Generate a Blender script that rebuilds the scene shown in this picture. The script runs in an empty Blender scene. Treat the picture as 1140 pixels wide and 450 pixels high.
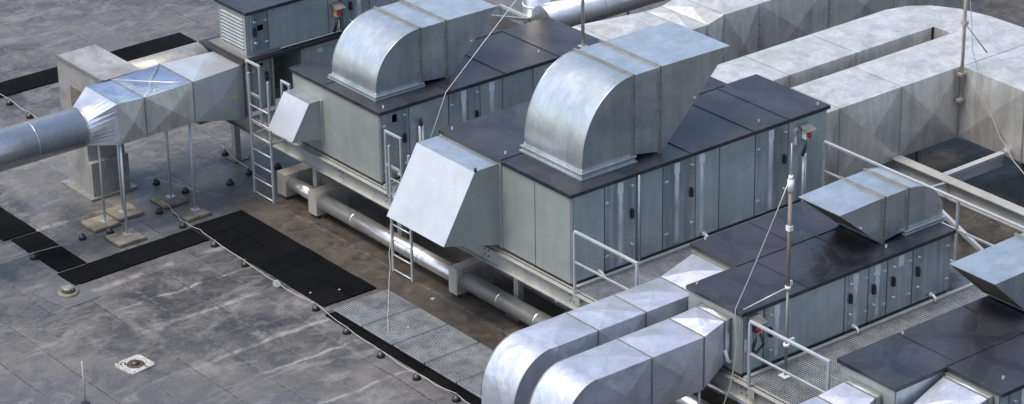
import bpy, bmesh, math, random
from mathutils import Vector, Matrix
random.seed(7)
C = bpy.context.scene.collection
PI = math.pi

# ------------------------------------------------------------------ materials
def newmat(name):
    m = bpy.data.materials.new(name); m.use_nodes = True
    nt = m.node_tree; nt.nodes.clear()
    out = nt.nodes.new('ShaderNodeOutputMaterial'); b = nt.nodes.new('ShaderNodeBsdfPrincipled')
    nt.links.new(b.outputs[0], out.inputs[0])
    return m, nt, b
def N(nt, t, **kw):
    n = nt.nodes.new(t)
    for k, v in kw.items():
        if k in n.inputs: n.inputs[k].default_value = v
        else: setattr(n, k, v)
    return n
def pos(nt, scale=(1, 1, 1), obj=False):
    mp = N(nt, 'ShaderNodeMapping'); mp.inputs['Scale'].default_value = scale
    if obj:
        tc = N(nt, 'ShaderNodeTexCoord'); nt.links.new(tc.outputs['Object'], mp.inputs[0])
    else:
        g = N(nt, 'ShaderNodeNewGeometry'); nt.links.new(g.outputs['Position'], mp.inputs[0])
    return mp.outputs[0]
def noise(nt, vec, scale, detail=6, rough=.6, dist=0):
    n = N(nt, 'ShaderNodeTexNoise', Scale=scale, Detail=detail, Roughness=rough, Distortion=dist)
    nt.links.new(vec, n.inputs['Vector']); return n.outputs['Fac']
def ramp(nt, fac, stops, interp='LINEAR'):
    r = N(nt, 'ShaderNodeValToRGB'); cr = r.color_ramp; cr.interpolation = interp
    while len(cr.elements) < len(stops): cr.elements.new(.5)
    for e, (p, c) in zip(cr.elements, stops):
        e.position = p; e.color = (c, c, c, 1) if isinstance(c, (int, float)) else (*c, 1)
    nt.links.new(fac, r.inputs[0]); return r.outputs[0]
def mix(nt, fac, a, b, mode='MIX'):
    m = N(nt, 'ShaderNodeMix', data_type='RGBA', blend_type=mode)
    for i, v in ((0, fac), (6, a), (7, b)):
        if hasattr(v, 'links'): nt.links.new(v, m.inputs[i])
        else: m.inputs[i].default_value = v if isinstance(v, float) else (*v, 1)
    return m.outputs[2]
def math_(nt, op, a, b=0., c=0.):
    m = N(nt, 'ShaderNodeMath', operation=op)
    for i, v in enumerate((a, b, c)):
        if hasattr(v, 'links'): nt.links.new(v, m.inputs[i])
        else: m.inputs[i].default_value = v
    return m.outputs[0]
def bump(nt, b, h, strength=.3, dist=.01):
    bp = N(nt, 'ShaderNodeBump', Strength=strength, Distance=dist)
    nt.links.new(h, bp.inputs['Height']); nt.links.new(bp.outputs[0], b.inputs['Normal'])

def metal(name, c1, c2, metallic=.85, r0=.3, r1=.5, nscale=1.6, streak=.25, dirt=(.16, .14, .11), dirt_amt=.25, wave=.25, spangle=.15, crumple=0.):
    """zinc-coated sheet: clouds, fine spangle, vertical weather streaks, dirt, gentle dents"""
    m, nt, b = newmat(name)
    p = pos(nt)
    n1 = noise(nt, p, nscale, 5, .6, .4)
    col = mix(nt, ramp(nt, n1, [(.35, 0.), (.65, 1.)]), c1, c2)
    sp = noise(nt, pos(nt, (1, 1, 1)), 34, 3, .7)
    col = mix(nt, spangle, col, mix(nt, ramp(nt, sp, [(.35, 0.), (.65, 1.)]), tuple(x * .6 for x in c1), tuple(min(1, x * 1.25) for x in c2)))
    st = noise(nt, pos(nt, (7, 7, .55)), 1.3, 5, .65, .2)
    col = mix(nt, math_(nt, 'MULTIPLY', ramp(nt, st, [(.45, 0.), (.72, 1.)]), streak), col, tuple(x * .45 for x in c1))
    st2 = noise(nt, pos(nt, (9, 9, .4)), 1.1, 4, .6)
    col = mix(nt, math_(nt, 'MULTIPLY', ramp(nt, st2, [(.56, 0.), (.75, 1.)]), streak * .8), col, tuple(min(.85, x * 1.35) for x in c2))
    st3 = noise(nt, pos(nt, (2.6, 2.6, .12)), 1.2, 3, .5)
    col = mix(nt, math_(nt, 'MULTIPLY', ramp(nt, st3, [(.38, 1.), (.52, 0.)]), min(.6, streak * .9)), col, tuple(x * .55 for x in c1))
    d = noise(nt, p, .8, 8, .75, .6)
    col = mix(nt, math_(nt, 'MULTIPLY', ramp(nt, d, [(.5, 0.), (.75, 1.)]), dirt_amt), col, dirt)
    nt.links.new(col, b.inputs['Base Color'])
    b.inputs['Metallic'].default_value = metallic
    rr = N(nt, 'ShaderNodeMapRange'); rr.inputs[3].default_value = r0; rr.inputs[4].default_value = r1
    nt.links.new(noise(nt, p, 2.7, 6, .7), rr.inputs[0]); nt.links.new(rr.outputs[0], b.inputs['Roughness'])
    h = math_(nt, 'ADD', math_(nt, 'MULTIPLY', noise(nt, p, 2.2, 2, .5), 1.), math_(nt, 'MULTIPLY', sp, .02))
    if crumple:
        for sc_, k_ in ((1.15, 1.), (2.9, .30)):
            vo = N(nt, 'ShaderNodeTexVoronoi', Scale=sc_); vo.feature = 'DISTANCE_TO_EDGE'
            wv = N(nt, 'ShaderNodeVectorMath', operation='ADD'); nt.links.new(p, wv.inputs[0]); nz_ = N(nt, 'ShaderNodeTexNoise', Scale=1.3, Detail=3); nt.links.new(p, nz_.inputs['Vector']); nt.links.new(nz_.outputs['Color'], wv.inputs[1])
            nt.links.new(wv.outputs[0], vo.inputs['Vector'])
            h = math_(nt, 'ADD', h, math_(nt, 'MULTIPLY', math_(nt, 'MINIMUM', vo.outputs['Distance'], .22), -k_ * crumple))
    bump(nt, b, h, wave, .05)
    return m
def plain(name, col, rough=.6, metallic=0., var=.25, scale=6, bmp=.1):
    m, nt, b = newmat(name)
    n = noise(nt, pos(nt), scale, 6, .7)
    nt.links.new(mix(nt, ramp(nt, n, [(.3, 0.), (.7, 1.)]), tuple(x * (1 - var) for x in col), tuple(min(1, x * (1 + var)) for x in col)), b.inputs['Base Color'])
    b.inputs['Roughness'].default_value = rough; b.inputs['Metallic'].default_value = metallic
    bump(nt, b, noise(nt, pos(nt), scale * 8, 4, .6), bmp, .005)
    return m

M = {}
M['duct'] = metal('galvanised_duct', (.50, .53, .58), (.68, .70, .75), .75, .28, .50, streak=.12, dirt=(.2, .2, .21), dirt_amt=.35, wave=.5, crumple=1.1)
M['duct_old'] = metal('weathered_duct', (.53, .52, .475), (.70, .69, .66), .62, .30, .52, streak=.34, dirt=(.27, .235, .17), dirt_amt=.40, wave=.3, crumple=.5)
M['duct_dull'] = metal('dull_riser_sheet', (.25, .245, .235), (.40, .395, .385), .45, .42, .62, streak=.3, dirt=(.14, .12, .10), dirt_amt=.6, wave=.5, crumple=1.)
M['pole'] = plain('pole_steel', (.36, .33, .29), .5, .4)
M['cowl'] = metal('cowl_sheet', (.46, .50, .50), (.62, .65, .65), .82, .20, .40, streak=.22, dirt=(.25, .25, .24), dirt_amt=.25, wave=.30, spangle=.12)
M['cab'] = metal('cabinet_sheet', (.38, .445, .455), (.49, .55, .555), .6, .26, .46, streak=.22, dirt_amt=.22, wave=.10, spangle=.08)
M['door'] = metal('door_sheet', (.33, .40, .43), (.47, .535, .56), 0.65, .20, .40, streak=.62, dirt=(.10, .11, .11), dirt_amt=.35, wave=.12, spangle=.08)
M['endcab'] = metal('end_panel_sheet', (.27, .30, .285), (.33, .36, .345), .35, .4, .58, streak=.12, dirt=(.25, .25, .22), dirt_amt=.15, wave=.06, spangle=.06)
M['hood'] = metal('hood_sheet', (.47, .49, .50), (.57, .58, .60), .6, .34, .48, streak=.05, dirt_amt=.08, wave=.08, spangle=.1)
M['steel'] = metal('platform_steel', (.34, .345, .32), (.45, .455, .43), .4, .4, .6, streak=.15, dirt=(.2, .17, .13), dirt_amt=.4, wave=.05)
M['rail'] = metal('rail_tube', (.38, .41, .42), (.50, .52, .53), .5, .4, .6, streak=.1, dirt_amt=.2, wave=0.02)
M['boxmetal'] = metal('box_sheet', (.42, .39, .34), (.55, .52, .47), .5, .4, .6)
M['alu'] = metal('pipe_cladding', (.72, .71, .69), (.84, .83, .80), .9, .22, .38, streak=.1, dirt=(.25, .2, .14), dirt_amt=.35, wave=.15)
M['shiny'] = metal('bare_shiny_sheet', (.42, .45, .52), (.70, .72, .76), .95, .12, .28, streak=.1, dirt_amt=.15, wave=.5)
M['round'] = metal('spiral_duct', (.46, .48, .52), (.6, .61, .64), .85, .24, .42, streak=.2, dirt_amt=.3, wave=.12)
M['trim'] = plain('flange_bar', (.22, .23, .21), .5, .5)
M['trimdark'] = plain('flange_bar_dark', (.16, .16, .15), .55, .4)
M['dark'] = plain('dark_gap', (.03, .03, .03), .8)
M['black'] = plain('black_plastic', (.018, .018, .02), .45)
M['white'] = plain('white_plastic', (.60, .61, .60), .5, 0, .15)
M['red'] = plain('red_plastic', (.55, .05, .03), .45)
M['yellow'] = plain('yellow_plastic', (.50, .36, .14), .5)
M['chrome'] = plain('latch_metal', (.7, .7, .7), .3, .8, .1)
M['wire'] = plain('wire_metal', (.40, .39, .36), .45, .3, .1)
M['brown'] = plain('brown_mast', (.21, .17, .14), .6, .1)
M['slab'] = plain('paving_slab', (.16, .145, .11), .9, 0, .45, 5, .5)
M['rustmesh'] = plain('screen_mesh', (.10, .085, .065), .75, .2, .3, 30)
M['timber'] = plain('packing_block', (.10, .09, .075), .8)
M['leaf'] = plain('dry_debris', (.07, .055, .04), .95, 0, .5, 40, .8)
M['felt'] = plain('white_felt_collar', (.30, .30, .29), .8, 0, .4, 9, .4)
M['grate'] = plain('grating_steel', (.27, .29, .30), .55, .3, .4, 3)
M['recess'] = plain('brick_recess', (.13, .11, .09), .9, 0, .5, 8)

# rubber mats
m, nt, b = newmat('rubber_mat'); p = pos(nt)
nt.links.new(mix(nt, ramp(nt, noise(nt, p, 3, 8, .75), [(.35, 0.), (.75, 1.)]), (.004, .0045, .006), (.010, .011, .013)), b.inputs['Base Color'])
oi = N(nt, 'ShaderNodeObjectInfo')
nt.links.new(mix(nt, math_(nt, 'MULTIPLY', oi.outputs['Random'], .8), mix(nt, ramp(nt, noise(nt, p, 3, 8, .75), [(.35, 0.), (.75, 1.)]), (.0015, .0018, .003), (.006, .0065, .008)), (.007, .0072, .008)), b.inputs['Base Color'])
b.inputs['Roughness'].default_value = .9; b.inputs['Specular IOR Level'].default_value = .05
bump(nt, b, math_(nt, 'ADD', noise(nt, p, 60, 5, .7), math_(nt, 'MULTIPLY', noise(nt, p, 2.5, 3, .5), 2.)), .8, .02); M['mat'] = m

# bitumen-covered unit tops with dried puddle rings
m, nt, b = newmat('unit_top_membrane'); p = pos(nt)
n = noise(nt, p, .75, 4, .5, .3)
ring = ramp(nt, n, [(.43, 0.), (.48, .35), (.50, 1.), (.508, .1), (.56, 0.)])
fine = noise(nt, p, 7, 8, .75)
vo = N(nt, 'ShaderNodeTexVoronoi', Scale=.85, Randomness=.75); vo.feature = 'DISTANCE_TO_EDGE'
wv = N(nt, 'ShaderNodeVectorMath', operation='ADD'); nz_ = N(nt, 'ShaderNodeTexNoise', Scale=1.1, Detail=4); nt.links.new(p, nz_.inputs['Vector'])
sc_ = N(nt, 'ShaderNodeVectorMath', operation='SCALE', Scale=.5); nt.links.new(nz_.outputs['Color'], sc_.inputs[0])
nt.links.new(p, wv.inputs[0]); nt.links.new(sc_.outputs[0], wv.inputs[1]); nt.links.new(wv.outputs[0], vo.inputs['Vector'])
vd = math_(nt, 'ADD', vo.outputs['Distance'], math_(nt, 'MULTIPLY', math_(nt, 'SUBTRACT', fine, .5), .10))
col = mix(nt, ramp(nt, vd, [(.02, .05), (.10, .15), (.135, .8), (.16, .5), (.40, .95)]), (.003, .004, .007), (.032, .032, .040))
col = mix(nt, .45, col, mix(nt, ramp(nt, n, [(.35, 0.), (.65, 1.)]), (.004, .005, .010), (.016, .016, .021)))
col = mix(nt, math_(nt, 'MULTIPLY', ramp(nt, fine, [(.45, 0.), (.8, 1.)]), .45), col, (.042, .041, .043))
col = mix(nt, math_(nt, 'MULTIPLY', ring, .10), col, (.13, .13, .145))
br = noise(nt, pos(nt, (1, 1, 0)), .42, 6, .66, .5)
col = mix(nt, math_(nt, 'MULTIPLY', ramp(nt, br, [(.5, 0.), (.62, 1.)]), .8), col, (.030, .023, .016))
nt.links.new(col, b.inputs['Base Color'])
rr = N(nt, 'ShaderNodeMapRange'); rr.inputs[3].default_value = .22; rr.inputs[4].default_value = .55
nt.links.new(n, rr.inputs[0]); nt.links.new(rr.outputs[0], b.inputs['Roughness'])
b.inputs['Specular IOR Level'].default_value = .6
bump(nt, b, math_(nt, 'ADD', n, math_(nt, 'MULTIPLY', fine, .12)), .3, .03); M['top'] = m

# roof membrane
m, nt, b = newmat('roof_membrane'); p = pos(nt)
sep = N(nt, 'ShaderNodeSeparateXYZ'); nt.links.new(p, sep.inputs[0])
wob = math_(nt, 'MULTIPLY', math_(nt, 'SUBTRACT', noise(nt, pos(nt), .9, 4, .6), .5), .10)
xs = math_(nt, 'ADD', sep.outputs[0], math_(nt, 'ADD', wob, 3.45 + 78.))
fr = math_(nt, 'MODULO', xs, .78)
dseam = math_(nt, 'MINIMUM', fr, math_(nt, 'SUBTRACT', .78, fr))
big = noise(nt, p, .16, 8, .66, .9)
mid = noise(nt, p, 1.3, 9, .72, .8)
fin = noise(nt, p, 9, 8, .78)
base = mix(nt, ramp(nt, big, [(.42, 0.), (.57, 1.)]), (.026, .0255, .028), (.100, .096, .094))
base = mix(nt, math_(nt, 'MULTIPLY', ramp(nt, mid, [(.46, 0.), (.62, 1.)]), .7), base, (.140, .134, .130))
base = mix(nt, math_(nt, 'MULTIPLY', ramp(nt, noise(nt, p, 2.6, 9, .8, 1.), [(.5, 0.), (.66, 1.)]), .5), base, (.026, .026, .028))
base = mix(nt, math_(nt, 'MULTIPLY', ramp(nt, fin, [(.46, 0.), (.60, 1.)]), .25), base, (.15, .147, .15))
gr = noise(nt, p, 26, 6, .8)
base = mix(nt, math_(nt, 'MULTIPLY', ramp(nt, gr, [(.50, 0.), (.60, 1.)]), .28), base, (.022, .022, .026))
# bluish reflection off the wet patch, painted into the colour towards low left
sub_ = math_(nt, 'MULTIPLY', math_(nt, 'SUBTRACT', mid, .5), 5.)
bl = N(nt, 'ShaderNodeMapRange', clamp=True); bl.inputs[1].default_value = -1.5; bl.inputs[2].default_value = -6.5
nt.links.new(math_(nt, 'ADD', math_(nt, 'MULTIPLY', math_(nt, 'ADD', sep.outputs[0], math_(nt, 'MULTIPLY', sep.outputs[1], .9)), 1.), sub_), bl.inputs[0])
base = mix(nt, math_(nt, 'MULTIPLY', bl.outputs[0], .75), base, (.040, .044, .062))
# pale lime streaks running along x
sx = noise(nt, pos(nt, (.5, 1.4, 1)), .8, 9, .72, 1.6)
base = mix(nt, math_(nt, 'MULTIPLY', ramp(nt, sx, [(.54, 0.), (.60, 1.), (.66, .15)]), .28), base, (.27, .27, .27))
for yy, ww in ((5.25, .09), (3.68, .08), (2.72, .05), (7.2, .13), (6.2, .04), (1.3, .06), (9.9, .10)):
    dy = math_(nt, 'ABSOLUTE', math_(nt, 'SUBTRACT', math_(nt, 'ADD', sep.outputs[1], math_(nt, 'ADD', math_(nt, 'MULTIPLY', wob, 4.5), math_(nt, 'MULTIPLY', math_(nt, 'SUBTRACT', fin, .5), .10))), yy))
    mk = N(nt, 'ShaderNodeMapRange', clamp=True); mk.inputs[1].default_value = 0.; mk.inputs[2].default_value = ww; mk.inputs[3].default_value = 1.; mk.inputs[4].default_value = 0.
    nt.links.new(dy, mk.inputs[0])
    ex = N(nt, 'ShaderNodeMapRange', clamp=True); ex.inputs[1].default_value = -5.4; ex.inputs[2].default_value = -4.0
    nt.links.new(sep.outputs[0], ex.inputs[0])
    ex2 = N(nt, 'ShaderNodeMapRange', clamp=True); ex2.inputs[1].default_value = -1.0; ex2.inputs[2].default_value = -2.2
    nt.links.new(sep.outputs[0], ex2.inputs[0])
    k = math_(nt, 'MULTIPLY', math_(nt, 'MULTIPLY', mk.outputs[0], ex.outputs[0]), math_(nt, 'MULTIPLY', ramp(nt, mid, [(.40, .05), (.56, .8)]), ex2.outputs[0]))
    base = mix(nt, k, base, (.27, .265, .255))
# brown silt on the low side by the units
def rng(src, a, b_):
    r = N(nt, 'ShaderNodeMapRange', clamp=True); r.inputs[1].default_value = a; r.inputs[2].default_value = b_
    nt.links.new(src, r.inputs[0]); return r.outputs[0]
nz = math_(nt, 'MULTIPLY', math_(nt, 'SUBTRACT', mid, .5), 2.0)
bx = rng(math_(nt, 'ADD', sep.outputs[0], nz), -1.8, -.8)
by = rng(math_(nt, 'ADD', sep.outputs[1], nz), 10.0, 8.4)
bm = math_(nt, 'MULTIPLY', bx, by)
brown = mix(nt, ramp(nt, noise(nt, p, 1.7, 9, .75, 1.2), [(.38, 0.), (.66, 1.)]), (.020, .016, .012), (.082, .068, .052))
base = mix(nt, math_(nt, 'MULTIPLY', bm, .93), base, brown)
seam = ramp(nt, dseam, [(0., 1.), (.012, .9), (.024, 0.)])
seamn = math_(nt, 'MULTIPLY', seam, ramp(nt, noise(nt, pos(nt, (1.2, .3, 1)), .8, 4, .6), [(.44, 0.), (.58, .9)]))
base = mix(nt, seamn, base, (.018, .018, .02))
lap = ramp(nt, dseam, [(.018, 1.), (.05, .0)])
base = mix(nt, math_(nt, 'MULTIPLY', lap, math_(nt, 'MULTIPLY', ramp(nt, fin, [(.45, 0.), (.6, 1.)]), .35)), base, (.2, .2, .2))
# cross joints
ys = math_(nt, 'MODULO', math_(nt, 'ADD', math_(nt, 'ADD', sep.outputs[1], wob), 97.3), 5.1)
cj = math_(nt, 'MULTIPLY', ramp(nt, ys, [(0., 1.), (.012, 0.)]), math_(nt, 'MULTIPLY', ramp(nt, noise(nt, p, .5, 3, .6), [(.5, 0.), (.6, 1.)]), .5))
base = mix(nt, cj, base, (.02, .02, .022))
wn = N(nt, 'ShaderNodeTexWhiteNoise', noise_dimensions='2D'); cmb = N(nt, 'ShaderNodeCombineXYZ')
nt.links.new(math_(nt, 'FLOOR', math_(nt, 'DIVIDE', xs, .78)), cmb.inputs[0]); nt.links.new(math_(nt, 'FLOOR', math_(nt, 'DIVIDE', math_(nt, 'ADD', math_(nt, 'ADD', sep.outputs[1], wob), 97.3), 5.1)), cmb.inputs[1])
nt.links.new(cmb.outputs[0], wn.inputs['Vector'])
base = mix(nt, 1.0, base, ramp(nt, wn.outputs['Value'], [(0., .88), (1., 1.)]), 'MULTIPLY')
nt.links.new(base, b.inputs['Base Color'])
rr = N(nt, 'ShaderNodeMapRange'); rr.inputs[1].default_value = .3; rr.inputs[2].default_value = .7; rr.inputs[3].default_value = .34; rr.inputs[4].default_value = .75
nt.links.new(mid, rr.inputs[0]); nt.links.new(rr.outputs[0], b.inputs['Roughness'])
bump(nt, b, math_(nt, 'ADD', math_(nt, 'ADD', math_(nt, 'MULTIPLY', mid, .9), math_(nt, 'MULTIPLY', fin, .35)), math_(nt, 'MULTIPLY', seam, -.3)), .45, .02)
M['roof'] = m

# pale strip below door plates, strongest at its top, soft at the sides
m, nt, b = newmat('pale_strip'); tc = N(nt, 'ShaderNodeTexCoord'); sp_ = N(nt, 'ShaderNodeSeparateXYZ'); nt.links.new(tc.outputs['Generated'], sp_.inputs[0])
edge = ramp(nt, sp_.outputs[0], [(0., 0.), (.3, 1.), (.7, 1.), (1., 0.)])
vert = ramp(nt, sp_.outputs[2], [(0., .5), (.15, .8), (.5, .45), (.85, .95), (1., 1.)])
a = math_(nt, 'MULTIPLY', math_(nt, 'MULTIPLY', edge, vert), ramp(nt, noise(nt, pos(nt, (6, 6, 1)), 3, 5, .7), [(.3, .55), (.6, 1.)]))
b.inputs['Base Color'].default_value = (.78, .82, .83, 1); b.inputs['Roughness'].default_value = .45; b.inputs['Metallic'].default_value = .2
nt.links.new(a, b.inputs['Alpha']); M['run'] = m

# ------------------------------------------------------------------ mesh helpers
OFF = {}
def woff(o):
    return OFF.get(o.name, Vector((0, 0, 0))) if o else Vector((0, 0, 0))
class MB:
    def __init__(s): s.v = []; s.f = []; s.sm = []
    def add(s, vs, fs, smooth=False):
        k = len(s.v); s.v += [Vector(a) for a in vs]
        for f in fs: s.f.append([i + k for i in f]); s.sm.append(smooth)
        return s
    def box(s, x0, x1, y0, y1, z0, z1):
        if x0 > x1: x0, x1 = x1, x0
        if y0 > y1: y0, y1 = y1, y0
        if z0 > z1: z0, z1 = z1, z0
        vs = [(x, y, z) for z in (z0, z1) for y in (y0, y1) for x in (x0, x1)]
        return s.add(vs, [(0, 2, 3, 1), (4, 5, 7, 6), (0, 1, 5, 4), (2, 6, 7, 3), (0, 4, 6, 2), (1, 3, 7, 5)])
    def prism(s, poly, axis, a, b):
        """poly: list of 2D points; axis = extrusion axis"""
        n = len(poly)
        def P(q, t):
            if axis == 'y': return (q[0], t, q[1])
            if axis == 'x': return (t, q[0], q[1])
            return (q[0], q[1], t)
        vs = [P(q, a) for q in poly] + [P(q, b) for q in poly]
        fs = [list(range(n)), list(range(2 * n - 1, n - 1, -1))] + [(i, (i + 1) % n, n + (i + 1) % n, n + i) for i in range(n)]
        return s.add(vs, fs)
    def tube(s, p0, p1, r, n=10, r1=None, caps=True):
        p0, p1 = Vector(p0), Vector(p1); r1 = r if r1 is None else r1
        d = (p1 - p0).normalized(); u = d.orthogonal().normalized(); w = d.cross(u)
        vs = [p0 + (u * math.cos(t) + w * math.sin(t)) * r for t in [2 * PI * i / n for i in range(n)]]
        vs += [p1 + (u * math.cos(t) + w * math.sin(t)) * r1 for t in [2 * PI * i / n for i in range(n)]]
        k = len(s.v); s.v += vs
        for i in range(n): s.f.append([k + i, k + (i + 1) % n, k + n + (i + 1) % n, k + n + i]); s.sm.append(True)
        if caps:
            s.f.append([k + i for i in range(n)][::-1]); s.sm.append(False)
            s.f.append([k + n + i for i in range(n)]); s.sm.append(False)
        return s
    def path(s, pts, r, n=8):
        pts = [Vector(p) for p in pts]; rings = []
        k = len(s.v); u = None
        for i, p in enumerate(pts):
            d = (pts[min(i + 1, len(pts) - 1)] - pts[max(i - 1, 0)]).normalized()
            u = d.orthogonal().normalized() if u is None else (u - d * u.dot(d)).normalized()
            w = d.cross(u)
            s.v += [p + (u * math.cos(2 * PI * j / n) + w * math.sin(2 * PI * j / n)) * r for j in range(n)]
        for i in range(len(pts) - 1):
            for j in range(n):
                a = k + i * n; s.f.append([a + j, a + (j + 1) % n, a + n + (j + 1) % n, a + n + j]); s.sm.append(True)
        s.f.append([k + j for j in range(n)][::-1]); s.sm.append(False)
        s.f.append([k + (len(pts) - 1) * n + j for j in range(n)]); s.sm.append(False)
        return s
    def beam(s, p0, p1, w, h):
        """rectangular bar between two points, h measured as close to vertical as possible"""
        p0, p1 = Vector(p0), Vector(p1); d = (p1 - p0).normalized()
        side = d.cross(Vector((0, 0, 1)))
        if side.length < 1e-3: side = Vector((1, 0, 0))
        side.normalize(); up = side.cross(d)
        vs = [p + side * a * w / 2 + up * b_ * h / 2 for p in (p0, p1) for a, b_ in ((-1, -1), (1, -1), (1, 1), (-1, 1))]
        return s.add(vs, [(0, 1, 2, 3), (7, 6, 5, 4), (0, 4, 5, 1), (1, 5, 6, 2), (2, 6, 7, 3), (3, 7, 4, 0)])
    def section(s, a, b, raise_=.02, skip=(), smooth=False):
        """duct wall between two 4-corner rings; every side a cross-broken (shallow pyramid) sheet"""
        a = [Vector(p) for p in a]; b = [Vector(p) for p in b]
        ctr = (sum(a, Vector()) + sum(b, Vector())) / 8
        for i in range(4):
            if i in skip: continue
            j = (i + 1) % 4; q = [a[i], a[j], b[j], b[i]]
            c = sum(q, Vector()) / 4
            nrm = (q[2] - q[0]).cross(q[3] - q[1])
            if nrm.length < 1e-9: continue
            nrm.normalize()
            if nrm.dot(c - ctr) < 0: nrm = -nrm
            if raise_:
                k = len(s.v); s.v += q + [c + nrm * raise_]
                for t in range(4): s.f.append([k + t, k + (t + 1) % 4, k + 4]); s.sm.append(False)
            else:
                s.add(q, [(0, 1, 2, 3)], smooth)
        return s
    def build(s, name, mat, parent=None, bevel=0, merge=True, label=None):
        off = woff(parent)
        me = bpy.data.meshes.new(name)
        me.from_pydata([v - off for v in s.v], [], s.f)
        for p, q in zip(me.polygons, s.sm): p.use_smooth = q
        bm = bmesh.new(); bm.from_mesh(me)
        if merge: bmesh.ops.remove_doubles(bm, verts=bm.verts, dist=1e-5)
        bmesh.ops.recalc_face_normals(bm, faces=bm.faces)
        bm.to_mesh(me); bm.free()
        me.materials.append(M[mat] if isinstance(mat, str) else mat)
        o = bpy.data.objects.new(name, me); C.objects.link(o)
        if parent: o.parent = parent
        OFF[o.name] = off
        if bevel:
            bv = o.modifiers.new('bevel', 'BEVEL'); bv.width = bevel; bv.segments = 2; bv.limit_method = 'ANGLE'
        if label: o['label'] = label
        return o
def thing(name, label, cat, loc=(0, 0, 0), group=None):
    o = bpy.data.objects.new(name, None); C.objects.link(o); o.location = loc
    o['label'] = label; o['category'] = cat
    if group: o['group'] = group
    OFF[o.name] = Vector(loc); o.empty_display_size = .2
    return o
def tag(o, label, cat, group=None):
    o['label'] = label; o['category'] = cat
    if group: o['group'] = group
    return o
def origin(o, loc):
    """move a top-level mesh's origin to loc"""
    loc = Vector(loc); o.data.transform(Matrix.Translation(-loc)); o.location = loc; OFF[o.name] = loc; return o
def copy_tree(o, parent=None):
    c = o.copy(); C.objects.link(c); c.parent = parent
    for ch in list(o.children): copy_tree(ch, c)
    return c
def B(x0, x1, y0, y1, z0, z1): return MB().box(x0, x1, y0, y1, z0, z1)

ZP = 1.25
# ------------------------------------------------------------------ roof sheet
g = MB(); g.add([(-300, -300, 0), (500, -300, 0), (500, 500, 0), (-300, 500, 0)], [(0, 1, 2, 3)])
roof = g.build('flat_roof_ground', 'roof'); roof['kind'] = 'structure'

# ------------------------------------------------------------------ air handling units
def panel_x(parent, x0, x1, z0, z1, y, mat='cab', name='wall_panel'):
    return B(x0 + .005, x1 - .005, y - .014, y + .006, z0, z1).build(name, mat, parent, .004)
def panel_y(parent, y0, y1, z0, z1, x, mat='endcab', name='end_panel'):
    return B(x - .014, x + .006, y0 + .005, y1 - .005, z0, z1).build(name, mat, parent, .004)
def handle(parent, x, y, z, n='handle'):
    b_ = MB(); b_.box(x - .022, x + .022, y - .05, y - .012, z - .075, z - .045); b_.box(x - .022, x + .022, y - .05, y - .012, z + .045, z + .075)
    b_.box(x - .022, x + .022, y - .062, y - .045, z - .075, z + .075); b_.box(x - .03, x + .03, y - .018, y - .012, z - .09, z + .09)
    return b_.build(n, 'black', parent, .004)
def latch(parent, x, y, z):
    b_ = MB(); b_.tube((x, y - .014, z), (x, y - .045, z), .022, 10); b_.box(x - .008, x + .04, y - .055, y - .043, z - .010, z + .010)
    return b_.build('latch', 'chrome', parent)
def hinge(parent, x, y, z):
    b_ = MB(); b_.box(x - .05, x + .05, y - .022, y - .012, z - .014, z + .014); b_.tube((x - .004, y - .03, z - .03), (x - .004, y - .03, z + .03), .009, 8)
    return b_.build('hinge', 'chrome', parent)
def plate(parent, x, y, z, w=.12, h=.19):
    return B(x - w / 2, x + w / 2, y - .018, y - .0155, z - h / 2, z + h / 2).build('label_plate', 'white', parent)
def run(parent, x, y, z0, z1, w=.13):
    o = MB().add([(x - w / 2, y - .0165, z0), (x + w / 2, y - .0165, z0), (x + w / 2, y - .0165, z1), (x - w / 2, y - .0165, z1)], [(0, 1, 2, 3)]).build('pale_strip', 'run', parent)
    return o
def door(parent, x0, x1, z0, z1, y, hx=None, hz=None, hg=None, st=None, mat='door', strk=True, lz=(.5, -.55), gz=(.45, -.5)):
    d = panel_x(parent, x0, x1, z0, z1, y - .004, mat, 'door')
    if hx is not None:
        handle(d, hx, y - .004, hz)
        for k in lz: latch(d, hx, y - .004, hz + k)
    if hg is not None:
        for k in gz: hinge(d, hg, y - .004, (z0 + z1) / 2 + k)
    if st is not None:
        plate(d, st, y - .004, z1 - .13)
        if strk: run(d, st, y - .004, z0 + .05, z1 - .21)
    return d
def isolator(parent, x, y, z, bm_='yellow'):
    """rain-hooded isolator switch on a bracket with its two conduits"""
    s = MB(); s.prism([(0, 0), (-.22, -.06), (-.23, -.045), (0, .03)], 'x', x - .11, x + .11)
    s.v = [Vector((v.x, v.y + y, v.z + z + .16)) for v in s.v]
    h = s.build('switch_hood', 'trimdark', parent)
    bx = B(x - .055, x + .055, y - .13, y - .02, z - .07, z + .09).build('switch_box', bm_, parent, .01)
    r = MB(); r.tube((x, y - .13, z + .01), (x, y - .165, z + .01), .045, 12); r.box(x - .012, x + .012, y - .19, y - .165, z - .04, z + .06)
    r.build('switch_knob', 'red', bx)
    c = MB(); c.path([(x - .03, y - .09, z - .10), (x - .05, y - .12, z - .2), (x - .09, y - .09, z - .36)], .028, 8)
    c.build('cable', 'black', parent)
    return h
def top(parent, poly, z, name='roof_cover', th=.07, seams=()):
    o = MB().prism(poly, 'z', z - th, z).build(name, 'top', parent, .008)
    for a, b_ in seams:
        MB().beam((*a, z + .006), (*b_, z + .006), .035, .012).build('cover_seam', 'top', o)
    return o
def ring(parent, x, y, z):
    s = MB(); n = 12
    s.path([(x, y + .020 * math.cos(2 * PI * i / n), z + .022 + .020 * math.sin(2 * PI * i / n)) for i in range(n + 1)], .007, 6)
    s.tube((x, y, z - .012), (x, y, z + .006), .014, 8)
    return s.build('lifting_eye', 'rail', parent)
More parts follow.
